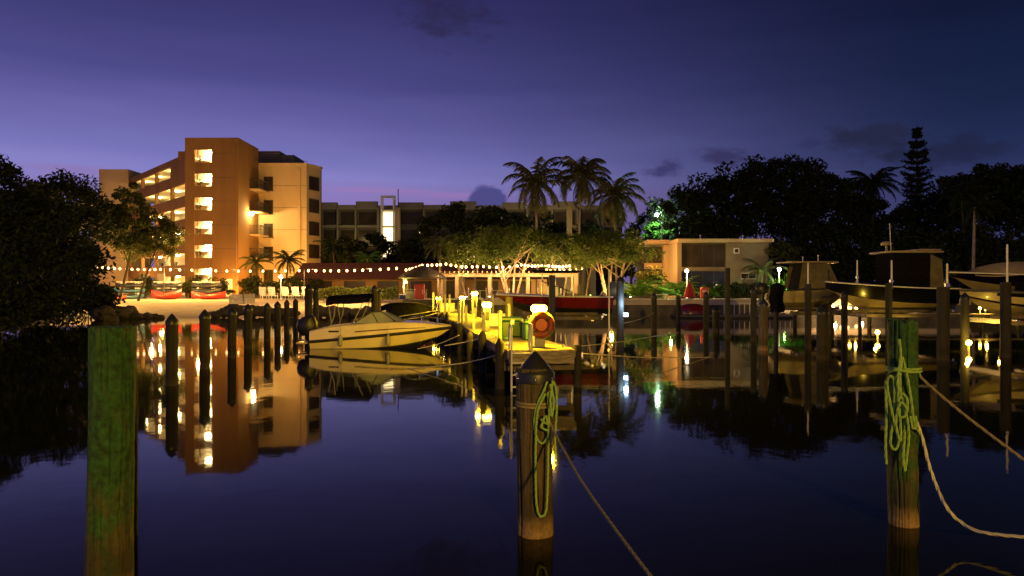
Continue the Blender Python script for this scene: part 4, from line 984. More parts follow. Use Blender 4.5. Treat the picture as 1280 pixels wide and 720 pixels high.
# ------------------------------------------------------------------ the pier
PO = Vector((.7,17.7,0)); PA = math.atan(.16); PLEN = 44.3; DZ = .95
pm_ = Matrix.Translation(PO) @ Matrix.Rotation(PA,4,'Z')
def pw(lx, ly, z=0): return pm_ @ Vector((lx, ly, z))
pier = thing('pier', 'narrow wooden pier running out from the shore, glowing yellow under its lamps', 'pier', PO, PA)
rd = random.Random(5); dm = MB(); y = 0
while y < PLEN:
    dz = rd.uniform(-.004,.004); e = rd.uniform(-.012,.012); dm.bbox(-.76+e,.76+e,y,y+.138,DZ-.04+dz,DZ+dz,.006); y += .146
part('decking', dm, M['deck_wood'], pier, smooth=False)
part('stringer', MB().box(-.72,-.64,.05,PLEN,DZ-.3,DZ-.045).box(.64,.72,.05,PLEN,DZ-.3,DZ-.045).box(-.05,.05,.05,PLEN,DZ-.3,DZ-.045), M['beam_wood'], pier, smooth=False)
part('fascia', MB().bbox(-.78,.78,-.05,0,DZ-.34,DZ-.02,.01), M['deck_wood'], pier)
part('edge_board', MB().bbox(-.82,-.765,0,PLEN,DZ-.2,DZ-.01,.01).bbox(.765,.82,0,PLEN,DZ-.2,DZ-.01,.01), M['deck_wood'], pier)
k = 0
for i in range(13):
    for s in (-1,1):
        h = DZ + (rd.uniform(-.05,.3) if s < 0 else rd.uniform(-.05,.25)); r = rd.uniform(.1,.13)
        part('pile', MB().lathe([(r,-1.5),(r,h-.02),(r*.9,h)] if s > 0 else [(r,-1.5),(r,h-.08),(.02,h+.06)], 12, (s*.95, .35+3.45*i, 0), .02, rd), M['pile_dark'], pier)
for i in range(13): part('cross_beam', MB().box(-.95,.95,.3+3.45*i,.42+3.45*i,DZ-.52,DZ-.305), M['beam_wood'], pier, smooth=False)
ld = thing('dock_ladder', 'white ladder with curved hand rails at the end of the pier', 'ladder', pw(-.5,-.1,0), PA)
lm = MB()
for s in (-.24,.24): lm.tube(spline([(s,-.02,-.5),(s,-.02,1.3),(s,.03,1.5),(s,.16,1.56),(s,.28,1.48),(s,.3,1.2),(s,.3,.96)], 6), .024, 8)
part('hand_rail', lm, M['white_paint'], ld)
for z in (-.2,.08,.36,.64,.86): part('rung', MB().bbox(-.24,.24,-.05,.03,z,z+.035,.008), M['white_paint'], ld)
def pedestal(label, lx, ly, h, power, w=.1, foot=0):
    q = pw(lx, ly, DZ); t = thing('dock_pedestal', label, 'dock light', q, PA, 'amber dock lamps')
    part('housing', MB().bbox(-w,w,-w,w,0,h-.12,.012), M['post_grey'], t)
    part('socket_panel', MB().bbox(-w*.6,w*.6,-w-.012,-w,h*.45,h*.75,.004), M['black_plastic'], t)
    part('lamp', MB().lathe([(w*1.1,h-.118),(w*1.5,h-.06),(w*1.5,h+.02),(w*1.1,h+.06)], 16), M['lamp_amber'], t)
    part('cap', MB().lathe([(w*1.25,h+.061),(w*1.0,h+.09),(.02,h+.11)], 14), M['post_grey'], t)
    for dx, dy in ((-.32,-.2),(.32,-.12)):
        p = pw(lx+dx, ly+dy, DZ+h-.08); light('dock_light', p, power*4.0, AMBER, .06)
    return t
pedestal('amber dock lamp nearest the camera, behind the life ring', .1, .85, .97, 130, .13)
pedestal('amber dock lamp on the left edge, second from the pier end', -.38, 7.3, .92, 110)
pedestal('tallest amber dock lamp, third from the pier end', .4, 18.2, 1.2, 110)
pedestal('amber dock lamp fourth from the pier end', .38, 24.3, .92, 120)
pedestal('amber dock lamp farthest out along the left edge near the shore', -.4, 33, .78, 150)
# slim posts, dock box, cleats, hose, small clutter on the pier
for lab, lx, ly, h, w in (('slim white dock post nearest the ladder',-.66,2.3,.8,.045), ('slim white dock post before the second amber lamp',-.62,6.2,.62,.05), ('slim white dock post halfway to the third lamp',-.66,11.5,.75,.05), ('slim white dock post beside the third lamp',-.6,15.4,.8,.05),
                          ('slim white dock post right of the third lamp',.66,17,.9,.05), ('slim white dock post between the third and fourth lamp',-.64,20.2,.9,.055), ('slim white dock post beyond the fourth lamp',.64,27,.9,.055), ('slim white dock post near the farthest lamp',-.64,29.5,.9,.06), ('slim white dock post by the shore end of the pier',.64,37,.95,.06),
                          ('low slim white post left of the second amber lamp',-.68,8.6,.5,.04), ('slim white dock post just past the white dock box',-.66,13.2,1.0,.04), ('slim white post on the right edge opposite the second lamp',.66,9.2,.85,.045), ('slim white post on the right edge near the green boxes',.68,5.4,.55,.04),
                          ('tall slim white post midway along the right edge',.66,13.6,1.15,.045), ('tall slim white post left of the fourth lamp',-.66,23,1.1,.05), ('slim white post on the left edge between the far lamps',-.66,26,.85,.05), ('tall slim white post near the shore on the left edge',-.66,34.5,1.1,.05), ('slim white post on the right edge past the third lamp',.66,21.5,.8,.05)):
    t = thing('dock_post', lab, 'post', pw(lx,ly,DZ), PA, 'slim white posts along the pier')
    part('post', MB().bbox(-w,w,-w,w,0,h,.01), M['pvc'], t); part('cap', MB().lathe([(w*1.5,h),(w*1.5,h+.02),(.01,h+.07)], 4), M['pvc'], t)
def dockbox(label, lx, ly, w, d, h, m):
    t = thing('dock_box', label, 'storage box', pw(lx,ly,DZ), PA)
    part('body', MB().bbox(-w/2,w/2,-d/2,d/2,.02,h*.8,.03), M[m], t); part('lid', MB().bbox(-w/2-.02,w/2+.02,-d/2-.02,d/2+.02,h*.8+.004,h,.03), M[m], t)
    part('latch', MB().bbox(-.05,.05,-d/2-.035,-d/2-.02,h*.62,h*.86,.004), M['steel'], t); return t
dockbox('dark green dock box behind the ladder', .0, 4.6, .62, .5, .6, 'green_box'); dockbox('dark green dock box behind the life ring', .42, 3.2, .6, .55, .58, 'green_box')
dockbox('white dock box beyond the second amber lamp', .3, 10.5, .9, .5, .5, 'white_paint'); dockbox('white dock box between the far lamps', -.2, 28, .9, .5, .55, 'white_paint')
for i, (lx, ly, lab) in enumerate([(.62,.5,'steel cleat at the right corner of the pier end'),(-.6,1.4,'steel cleat left of the first amber lamp'),(-.62,9,'steel cleat beyond the second amber lamp'),(.62,6,'steel cleat opposite the second amber lamp')]):
    t = thing('cleat', lab, 'cleat', pw(lx,ly,DZ), PA); part('horn', MB().tube([(0,-.13,.07),(0,-.05,.06),(0,.05,.06),(0,.13,.07)], [.012,.018,.018,.012], 6), M['steel'], t); part('base', MB().bbox(-.03,.03,-.05,.05,0,.05,.008), M['steel'], t)
hs_ = thing('coiled_hose', 'coiled hose lying on the pier beside the first dock box', 'hose', pw(-.35,3.4,DZ), PA)
part('hose', MB().tube([(.2*math.cos(a)*(1-.02*a/6),.2*math.sin(a),.02+.02*(a/6.28)) for a in [k*.35 for k in range(72)]], .016, 6), M['green_box'], hs_)
# life ring hung on the first lamp pedestal
q = pw(.12,.62,1.5); lr = thing('life_ring', 'orange life ring hung on the lamp pedestal at the pier end', 'life ring', q, PA)
part('ring', MB().torus((0,0,0), .235, .085, 36, 12), M['ring_orange'], lr, world=False)
for k in range(4):
    a = PI/4 + k*PI/2; part('band', MB().torus((0,0,0), .235, .09, 4, 12, a0=a-.17, a1=a+.17), M['ring_band'], lr, world=False)
part('ring_disc', MB().lathe([(.17,0),(.17,.02)], 24).xf(Matrix.Rotation(R(90),4,'X') @ Matrix.Translation((0,0,-.04))), M['orange_plastic'], lr, world=False)  # orange disc closing the hole of the ring
part('grab_rope', MB().torus((0,-.02,0), .325, .01, 40, 5), M['rope_tan'], lr, world=False)

# ------------------------------------------------------------------ mooring piles
def pile(label, px, d, top, r, m='pile_dark', cap='cone', group=None, seed=0, n=20, name='mooring_pile'):
    rd = random.Random(seed or int(px)); x = X(px,d); t = thing(name, label, 'pile', (x,d,0), 0, group)
    zs = [-1.6] + [k*.22-.3 for k in range(int((top+.3)/.22)+1)]; zs = [z for z in zs if z < top-.12] + [top-.1 if cap == 'cone' else top-.015]
    pr_ = [(r*rd.uniform(.975,1.025), z) for z in zs]
    if cap == 'flat': pr_ += [(r*.94, top), (r*.5, top+.006)]
    part('timber', MB().lathe(pr_, n, (0,0,0), .012, rd), M[m], t, world=False)
    if cap == 'cone': part('cap', MB().lathe([(r*1.1,top-.14),(r*1.12,top-.06),(r*.5,top+r*.45),(r*.06,top+r*.92)], n), M['black_plastic'], t, world=False)
    return t
lab7 = ['first','second','third','fourth','fifth','sixth','seventh','eighth']
for i, (px, d) in enumerate([(215,18.5),(256,22.3),(290,25.9),(310,29.7),(334,33.7),(347,37.2),(358.5,41),(369.5,45.2)]):
    pile('dark capped mooring pile, %s from the camera in the row left of the speedboat' % lab7[i], px, d, 1.64-.01*(i % 3), .145+.01*(i % 2), group='row of capped piles left of the speedboat')
pile('tall dark mooring pile just left of the speedboat outboard', 386, 36, 2.42, .19); pile('thinner tall pile hidden close behind the one by the outboard', 395, 42, 2.35, .15)
pile('tall dark pile behind the windshield of the speedboat', 468, 42, 2.42, .17); pile('slim pale pile next to the tall one behind the windshield', 474, 44, 2.2, .11, 'pile_brown')
pile('grey square-topped lift pile before the bow of the red boat', 636.5, 27, 2.08, .135, 'pile_brown', 'flat'); pile('dark lift pile standing before the middle of the red boat', 690, 32.5, 2.95, .14, 'pile_dark', 'flat')
pile('thick dark lift pile at the outboard of the red boat', 775, 31, 2.75, .16)
pile('dark capped pile right of the red boat, before the bright cycads', 817.5, 42, 2.0, .16); pile('short capped pile between the two right of the red boat', 848, 51, 1.75, .16); pile('capped pile before the red cabinet on the promenade', 882.5, 45, 2.05, .16)
pile('very low dark pile under the red cabinet', 895, 41, 1.25, .19); pile('tall thin dark pile reaching before the right wall of the house', 909.5, 36, 3.36, .12, cap='flat'); pile('dark capped pile below the low hedge of the house', 942, 34, 2.33, .13)
pile('stout pale footed pile between the house and the hanging dark cloth', 954, 29, 1.85, .17, 'pile_brown'); pile('slim pile carrying a dark hanging cloth', 970, 33, 2.5, .1, cap='flat')
pile('tall lift pile at the left of the cabin boat', 1010, 30, 2.55, .13, cap='flat'); pile('stout low capped pile below the cabin boat', 1028, 25.5, 1.65, .19); pile('rough capped lift pile under the bow of the dark hulled boat', 1055.5, 33, 2.15, .14)
pile('tall lift pile directly behind the rope hung green pile', 1111, 30, 2.6, .13, cap='flat'); pile('thick black pile with tackle at the stern of the dark hulled boat', 1179, 25, 2.42, .19, cap='flat'); pile('capped pile before the cream boat at right', 1206, 29, 2.1, .15)
pile('tall dark lift pile near the right edge', 1257, 26, 2.6, .17, cap='flat')
pile('slim far pile under the middle of the dark hulled boat', 1075, 42, 1.5, .1, cap='flat'); pile('slim far pile left of the low stout capped pile', 1037, 40, 1.6, .1, cap='flat')
# dark cloth drying on a pile
cl = MB(); secs = []
for k in range(9):
    z = 2.62 - k*.155; secs.append([(X(971,33)+.30*math.cos(a)*(1-.12*math.sin(5*a+k))*(1 if k else .3)+.05*math.sin(k), 33+.2*math.sin(a)*(1 if k else .3), z-.06*math.sin(3*a)*(k/8)) for a in [2*PI*j/16 for j in range(16)]])
cl.loft(secs, True, False); solo('hanging_cloth', cl, M['black_canvas'], 'dark cloth draped over the slim pile right of the house', 'cloth')
for lab, px, py, py2, d in (('white guide pole on the lift pile left of the cabin boat',1010,328,357,30), ('white guide pole behind the bow deck of the dark hulled boat',1071.5,325,347,37.5), ('white guide pole before the hard top of the dark hulled boat',1114.5,325,352,30),
                            ('short white guide pole on the thick black pile',1184,329,357,25.1), ('tall white guide pole near the right edge',1259,305,357,26), ('tall white lift pole lit blue beside the outboard of the red boat',761.5,337,424,32)):
    t = thing('guide_pole', lab, 'pole', (X(px,d),d,Z(py2,d)-.3))
    part('pole', MB().lathe([(.035,-.3),(.032,Z(py,d)-Z(py2,d)-.04),(.01,Z(py,d)-Z(py2,d))], 8, (X(px,d),d,Z(py2,d))), M['white_paint'], t)
    for za, zb_ in ((-.05,.08),(-.25,-.18)): part('bracket', MB().bbox(X(px,d)-.07,X(px,d)+.07,d-.05,d+.05,Z(py2,d)+za,Z(py2,d)+zb_,.01), M['steel'], t)
from mathutils import noise as mn
def old_pile(label, px, d, top, r, m, cap, seed, ragged=0):
    rd = random.Random(seed); x = X(px,d); t = thing('mooring_pile', label, 'pile', (x,d,0)); n = 96; zs = [-1.0+.03*k for k in range(int((top+1.0)/.03))] + [top-.012, top]
    cr = [(rd.uniform(0,2*PI), rd.uniform(.3,top), rd.uniform(.25,.7), rd.uniform(.012,.022)) for _ in range(26)]
    mb = MB(); 
    for i, z in enumerate(zs):
        bend = .012*math.sin(z*1.3+seed); 
        for k in range(n):
            a = 2*PI*k/n; ca, sa = math.cos(a), math.sin(a)
            q = r*(1-.012*z) + .010*mn.noise((ca*1.6+seed, sa*1.6, z*.9)) + .0045*mn.noise((ca*7, sa*7+seed, z*1.2)) + .0025*mn.noise((ca*22, sa*22, z*5+seed))
            for ac, zc, hl, dp in cr:
                da = abs((a-ac+.05*math.sin(z*5+ac)+PI) % (2*PI)-PI); dz = abs(z-zc)/hl
                if da < .07 and dz < 1: q -= dp*(1-da/.07)*(1-dz*dz)
            if z < .3: q += .006*max(0,mn.noise((ca*16, sa*16, z*40+seed)))*min(1,(.3-z)*6)
            zz = z
            if i >= len(zs)-2:
                zz += ragged*(mn.noise((ca*3+seed*2, sa*3, 1.5))*.6 + mn.noise((ca*11, sa*11, 3))*.4)
                if i == len(zs)-1: q *= .95
            mb.v.append((q*ca+bend, q*sa, zz))
    for i in range(len(zs)-1):
        for k in range(n): mb.f.append((i*n+k, i*n+(k+1)%n, (i+1)*n+(k+1)%n, (i+1)*n+k))
    b0 = (len(zs)-1)*n; mb.v.append((.012*math.sin(top*1.3+seed),0,top-ragged*.5)); mb.f += [(b0+k, b0+(k+1)%n, len(mb.v)-1) for k in range(n)]
    part('timber', mb, M[m], t, world=False)
    if cap == 'cone':
        cm_ = MB().lathe([(r*1.05,top-.14),(r*1.09,top-.135),(r*1.11,top-.06),(r*1.08,top-.045),(r*.52,top+r*.45),(r*.1,top+r*.9),(r*.03,top+r*.93)], 40, (0,0,0), .006, rd)
        part('cap', cm_, M['black_plastic'], t, world=False)
        for k in range(6): part('cap_nail', MB().ell((r*1.1*math.cos(k*PI/3+.5), r*1.1*math.sin(k*PI/3+.5), top-.095), .012,.012,.012, 8, 5), M['steel'], t, world=False)
    return t
# the three foreground piles
old_pile('thick green pile in the left foreground, flat topped and blotchy', 138.5, 5.85, 2.1, .168, 'pile_green', 'flat', 5, .012)
old_pile('brown foreground pile with a black cone cap and hanging rope, in the middle', 669, 7.35, 1.62, .172, 'pile_brown', 'cone', 9)
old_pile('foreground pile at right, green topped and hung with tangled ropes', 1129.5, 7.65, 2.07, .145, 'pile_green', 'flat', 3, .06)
pile('dark slim pile right behind the thick green one', 164, 7.3, 1.45, .06, 'pile_dark', 'flat')

# ------------------------------------------------------------------ boats
def hull_curves(L, B, D, rise, bowfull=2.3):
    def b(t): return max(.02, B/2*(.93+.07*min(1,t*3))*(1-max(0,(t-.4)/.6)**bowfull))
    def sz(t): return D*(1+rise*t*t)
    def kz(t): return 0 if t < .62 else D*(1+rise)*.93*((t-.62)/.38)**1.7
    def cz(t): return min(sz(t)*.93, D*.36 + D*.62*t**3.2)
    def cb(t): return max(.015, b(t)*.86*(1-.45*t**4))
    return b, sz, kz, cz, cb
def make_boat(label, x, y, z, rz, L, B, D, bottom, side, deck, rise=.2, stripe=None, cover=None, group=None, category='boat', name='motor_boat'):
    t0 = thing(name, label, category, (x,y,z), rz, group); b, sz, kz, cz, cb = hull_curves(L,B,D,rise); T = [i/24 for i in range(25)]
    xs = [(t-.5)*L for t in T]
    part('hull_bottom', MB().loft([[(x_, -cb(t), cz(t)), (x_, -cb(t)*.5, (cz(t)+kz(t))/2), (x_, 0, kz(t)), (x_, cb(t)*.5, (cz(t)+kz(t))/2), (x_, cb(t), cz(t))] for x_, t in zip(xs,T)], False, False), M[bottom], t0, world=False)
    hm = MB()
    for s in (-1,1): hm.loft([[(x_, s*cb(t), cz(t)), (x_, s*(cb(t)*.45+b(t)*.55)*1.0, cz(t)*.5+sz(t)*.5), (x_, s*b(t), sz(t))] for x_, t in zip(xs,T)])
    hm.add([(xs[0],-cb(0),cz(0)),(xs[0],0,kz(0)),(xs[0],cb(0),cz(0)),(xs[0],b(0),sz(0)),(xs[0],-b(0),sz(0))], [(0,1,2,3,4)])
    part('hull_side', hm, M[side], t0, world=False)
    if stripe: 
        st_ = MB()
        for s in (-1,1): st_.loft([[(x_, s*(cb(t)+.012), cz(t)-.03), (x_, s*(cb(t)*.9+b(t)*.1+.014), cz(t)*.88+sz(t)*.12)] for x_, t in zip(xs[:24],T)])
        part('boot_stripe', st_, M[stripe], t0, world=False)
    dk_ = MB().loft([[(x_, -b(t), sz(t)), (x_, -b(t)*.8, sz(t)+.05), (x_, 0, sz(t)+.09), (x_, b(t)*.8, sz(t)+.05), (x_, b(t), sz(t))] for x_, t in zip(xs,T) if t >= .52])
    for s in (-1,1): dk_.loft([[(x_, s*b(t), sz(t)), (x_, s*(b(t)-.16), sz(t)+.03), (x_, s*(b(t)-.18), sz(t)-.35)] for x_, t in zip(xs,T) if t <= .53])
    dk_.loft([[(x_, -(b(t)-.18), sz(t)-.35),(x_, b(t)-.18, sz(t)-.35)] for x_, t in zip(xs,T) if t <= .53])
    part('deck', dk_, M[deck], t0, world=False)
    part('rub_rail', MB().tube([(x_, -b(t)-.01, sz(t)) for x_, t in zip(xs,T)], .03, 6).tube([(x_, b(t)+.01, sz(t)) for x_, t in zip(xs,T)], .03, 6), M['white_paint' if side in ('navy','maroon') else 'black_plastic'], t0, world=False)
    return t0, (b, sz, kz, cz, cb)
def outboard(t0, x, z, s=1.0, m='black_plastic', tilt=0, name='outboard_motor'):
    Mx = Matrix.Translation((x,0,z)) @ Matrix.Rotation(R(tilt),4,'Y') @ Matrix.Scale(s,4)
    cw = MB().loft([[(-.28+.0+dx+rx*math.cos(a), ry*math.sin(a), zz) for a in [2*PI*k/14 for k in range(14)]] for zz, rx, ry, dx in ((0,.2,.14,0),(.1,.3,.2,0),(.32,.33,.21,0),(.5,.28,.18,.03),(.58,.14,.09,.05))], True, True).xf(Mx)
    mo = part(name, cw, M[m], t0, world=False)
    part('leg', MB().loft([[(-.26+rx*math.cos(a)+dx, ry*math.sin(a), zz) for a in [2*PI*k/10 for k in range(10)]] for zz, rx, ry, dx in ((.02,.16,.09,0),(-.4,.12,.05,0),(-.75,.1,.03,-.02))], True, True).bbox(-.05,.12,-.12,.12,-.3,.02,.01).xf(Mx), M[m], mo, world=False)
    part('propeller', MB().lathe([(.02,0),(.06,.04),(.05,.22),(.01,.26)], 10, (0,0,0)).box(-.16,.16,-.02,.02,.08,.16).box(-.02,.02,-.16,.16,.08,.16).xf(Mx @ Matrix.Translation((-.22,0,-.68)) @ Matrix.Rotation(R(-90),4,'Y')), M['steel'], mo, world=False)
# --- the speedboat moored left of the pier
SX, SD = X(478.5,30.5), 30.6
sb = thing('speedboat', 'cream speedboat with a raked windshield moored left of the pier', 'boat', (SX,SD,0), R(2.5))
L_ = 5.5; T = [i/28 for i in range(29)]; xs = [(t-.5)*L_ for t in T]
def rb_(t): return max(.03, 1.1*(.94+.06*min(1,t*3))*(1-max(0,(t-.45)/.55)**2.3))
def rzf(t): return .28+.5*t**1.05
def kz_(t): return -.36 if t < .62 else -.36+1.12*((t-.62)/.38)**1.25
def cz_(t): return min(rzf(t)-.02, max(kz_(t), -.02+.62*t**3.4))
def cb_(t): return max(.02, rb_(t)*.84*(1-.5*t**3))
def top_(t): return np.interp(t, [0,.1,.2,.45,.62,.8,.93,1], [.72,.86,.93,1.02,1.05,1.0,.9,.83])
def topb(t): return max(.02, rb_(t)-.05-.1*math.sin(PI*min(1,t*1.05)))
hm = MB()
for s in (-1,1): hm.loft([[(x_, s*cb_(t), cz_(t)), (x_, s*(cb_(t)*.4+rb_(t)*.6), cz_(t)*.45+rzf(t)*.55), (x_, s*rb_(t), rzf(t))] for x_, t in zip(xs,T)])
hm.add([(xs[0],-cb_(0),cz_(0)),(xs[0],0,kz_(0)),(xs[0],cb_(0),cz_(0)),(xs[0],rb_(0),rzf(0)),(xs[0],topb(0),.72),(xs[0],-topb(0),.72),(xs[0],-rb_(0),rzf(0))], [(0,1,2,3,4,5,6)])
part('hull', hm, M['gelcoat'], sb, world=False)
part('hull_bottom', MB().loft([[(x_, -cb_(t), cz_(t)), (x_, 0, kz_(t)), (x_, cb_(t), cz_(t))] for x_, t in zip(xs,T)]), M['antifoul'], sb, world=False)
bs_ = MB()
for s in (-1,1): bs_.loft([[(x_, s*(cb_(t)+.006), cz_(t)-.02), (x_, s*(cb_(t)*.93+rb_(t)*.07+.012), cz_(t)*.87+rzf(t)*.13+.02)] for x_, t in zip(xs[:26],T)])
part('boot_stripe', bs_, M['black_plastic'], sb, world=False)
dk = MB()
for s in (-1,1): dk.loft([[(x_, s*rb_(t), rzf(t)+.02), (x_, s*(topb(t)+.03), top_(t)-.05), (x_, s*topb(t)*.96, top_(t)), (x_, s*topb(t)*.8, top_(t)+.0)] + ([(x_, s*(topb(t)*.8-.03), top_(t)-.35)] if t < .58 else [(x_, 0, top_(t)+.06)]) for x_, t in zip(xs,T)])
part('deck', dk, M['gelcoat'], sb, world=False)
part('cockpit_floor', MB().box(-2.75,.5,-.8,.8,.35,.5), M['olive_canvas'], sb, world=False, smooth=False)
part('rub_rail', MB().tube([(x_, -rb_(t)-.015, rzf(t)+.01) for x_, t in zip(xs,T)], .06, 8).tube([(x_, rb_(t)+.015, rzf(t)+.01) for x_, t in zip(xs,T)], .06, 8), M['rubber'], sb, world=False)
stp = MB()
for s in (-1,1): stp.loft([[(x_, s*(rb_(t)*.55+(topb(t)+.03)*.45+.008), rzf(t)*.55+(top_(t)-.05)*.45), (x_, s*(rb_(t)*.45+(topb(t)+.03)*.55+.008), rzf(t)*.45+(top_(t)-.05)*.55)] for x_, t in zip(xs[9:24],T[9:24])])
part('side_stripe', stp, M['ring_band'], sb, world=False)
for s in (-1,1): part('vent', MB().bbox(-2.0,-1.6,s*1.03-.02,s*1.03+.02,.66,.73,.01), M['black_plastic'], sb, world=False)
def wsp(x_, h, w_): return [(x_,-w_,h),(x_,w_,h)]
base = [(-.95,-.86,1.0),(-.1,-.84,1.03),(.55,-.6,1.07),(.85,0,1.12),(.55,.6,1.07),(-.1,.84,1.03),(-.95,.86,1.0)]
topw = [(-.95,-.84,1.07),(-.35,-.72,1.42),(-.02,-.5,1.46),(.1,0,1.47),(-.02,.5,1.46),(-.35,.72,1.42),(-.95,.84,1.07)]
ws = part('windshield', MB().loft([base, topw]), M['screen_glass'], sb, world=False)
wf = MB().tube(topw, .022, 6)
for a, c in zip(base[1:-1], topw[1:-1]): wf.tube([a,c], .018, 5)
part('frame', wf, M['black_plastic'], ws, world=False)
bim = MB().loft([[(x_+.02*math.sin(a*3), .95*math.cos(a), z_+.16*math.sin(a)) for a in [PI*k/14 for k in range(15)]] for x_, z_ in ((-2.12,1.92),(-1.7,1.96),(-1.3,1.98),(-.9,1.99),(-.52,2.02))])
bim.loft([[(x_,-.95,z_),(x_,-.97,z_-.2+.04*math.sin(x_*7))] for x_, z_ in ((-2.12,1.92),(-1.7,1.96),(-1.3,1.98),(-.9,1.99),(-.52,2.02))])
bim.loft([[(x_,.95,z_),(x_,.97,z_-.2)] for x_, z_ in ((-2.12,1.92),(-1.7,1.96),(-1.3,1.98),(-.9,1.99),(-.52,2.02))])
part('bimini_top', bim, M['black_canvas'], sb, world=False)
fr = MB()
for s in (-.93,.93): fr.tube([(-1.95,s,.9),(-1.8,s,1.3),(-1.75,s,1.9)], .02, 5).tube([(-1.1,s,.95),(-.62,s,1.95)], .018, 5).tube([(-1.9,s,1.0),(-2.05,s,1.9)], .018, 5)
part('bimini_frame', fr, M['pvc'], sb, world=False)
sr = MB()
for s in (-1,1): sr.tube(spline([(.9,s*.75,1.06),(1.2,s*.72,1.22),(2.0,s*.45,1.2),(2.65,s*.08,1.08)], 5), .014, 5).tube([(1.6,s*.62,1.0),(1.6,s*.6,1.22)], .012, 4).tube([(2.2,s*.36,.95),(2.2,s*.36,1.18)], .012, 4)
part('bow_rail', sr, M['steel'], sb, world=False)
for y_ in (-.45,.45): part('seat', MB().bbox(-.9,-.4,y_-.25,y_+.25,.5,.85,.05).bbox(-1.02,-.9,y_-.25,y_+.25,.5,1.2,.04), M['cream_canvas'], sb, world=False)
outboard(sb, -2.62, .6, 1.3, tilt=-14); [part('swim_platform', MB().bbox(-3.3,-2.86,q-.3,q+.3,.2,.26,.02), M['gelcoat'], sb, world=False) for q in (-.6,.6)]

for lab, lx_, s_ in (('pale fender hung on the camera side of the speedboat near the windshield',.35,-1), ('pale fender hung on the camera side of the speedboat near the stern',-1.5,-1)):
    t_ = (lx_+L_/2)/L_; q = Matrix.Translation((SX,SD,0)) @ Matrix.Rotation(R(2.5),4,'Z') @ Vector((lx_, -rb_(t_)-.16, .12))
    f = thing('fender', lab, 'fender', q)
    part('body', MB().lathe([(.02,0),(.07,.03),(.085,.1),(.085,.34),(.07,.41),(.025,.45)], 12), M['pvc'], f, world=False)
    part('line', MB().tube([(0,0,.44),(0,.04,.62),(0,.12,.8)], .01, 5), M['rope_white'], f, world=False)
# --- the red boat on its lift, right of the pier
rbz, rD = 1.2, 34.6
rbt, cv = make_boat('open boat with a dark red hull raised on a lift beside the pier', X(692,rD), rD, rbz, R(180-3), 5.3, 2.1, .8, 'antifoul', 'maroon', 'gelcoat_white', .12, name='motor_boat')
hm = MB()
for sx in (-.9,.55):
    for sy in (-.75,.75): hm.tube([(sx,sy,.55),(sx*.92,sy*.9,1.92)], .025, 6)
hm.tube([(-.9,-.75,1.0),(.55,-.75,1.5)], .018, 5).tube([(-.9,.75,1.0),(.55,.75,1.5)], .018, 5)
part('top_frame', hm, M['steel'], rbt, world=False); part('hard_top', MB().bbox(-1.15,.95,-.95,.95,1.9,2.0,.04), M['black_canvas'], rbt, world=False)
part('console', MB().bbox(-.25,.35,-.4,.4,.5,1.3,.06), M['gelcoat_white'], rbt, world=False); part('console_screen', MB().add([(.38,-.36,1.3),(.38,.36,1.3),(.2,.32,1.6),(.2,-.32,1.6)], [(0,1,2,3)]), M['screen_glass'], rbt, world=False)
part('seat', MB().bbox(-1.1,-.6,-.45,.45,.5,.95,.06).bbox(-1.2,-1.1,-.45,.45,.5,1.35,.04), M['cream_canvas'], rbt, world=False)
outboard(rbt, -2.35, .95, 1.25, 'paint_cab', -30); part('swim_ladder', MB().tube(spline([(-2.5,-.7,.8),(-2.5,-.7,1.35),(-2.2,-.7,1.4)],4), .02, 5).tube(spline([(-2.5,-.4,.8),(-2.5,-.4,1.35),(-2.2,-.4,1.4)],4), .02, 5), M['steel'], rbt, world=False)
def lift(label, x, y, z, L, W, zt, d_=0, rz=0):
    t = thing('boat_lift', label, 'boat lift', (x,y,z), rz)
    for s in (-1,1):
        part('beam', MB().bbox(s*L/2-.07,s*L/2+.07,-W/2,W/2,-.24,-.02,.015), M['steel'], t, world=False)
        for q in (-1,1): part('cable', MB().tube([(s*L/2,q*(W/2-.05),-.05),(s*L/2,q*(W/2-.05),zt-z)], .012, 5), M['steel'], t, world=False)
    part('bunk', MB().bbox(-L/2-.4,L/2+.4,-.62,-.5,-.02,.12,.015).bbox(-L/2-.4,L/2+.4,.5,.62,-.02,.12,.015), M['beam_wood'], t, world=False)
    for q in (-1,1): part('top_beam', MB().bbox(-L/2-.3,L/2+.3,q*(W/2-.05)-.06,q*(W/2-.05)+.06,zt-z,zt-z+.16,.015), M['beam_wood'], t, world=False)
    return t
lift('boat lift cradle under the red boat', X(700,34.6), 34.6, rbz-.02, 2.6, 3.6, 1.0)
t = thing('small_dock_lamp', 'small blue white lamp on the lift pile by the outboard of the red boat', 'lamp', (X(781,31),31,Z(396,31)))
part('housing', MB().bbox(X(778,31),X(785,31),30.9,31.05,Z(396,31),Z(391,31),.01), M['white_paint'], t); part('lens', MB().bbox(X(779,31),X(784.5,31),30.86,30.9,Z(395.5,31),Z(391.5,31),.005), M['lamp_blue'], t)
light('blue_light', (X(781,31),30.6,1.75), 130, (.4,.65,1), .08)

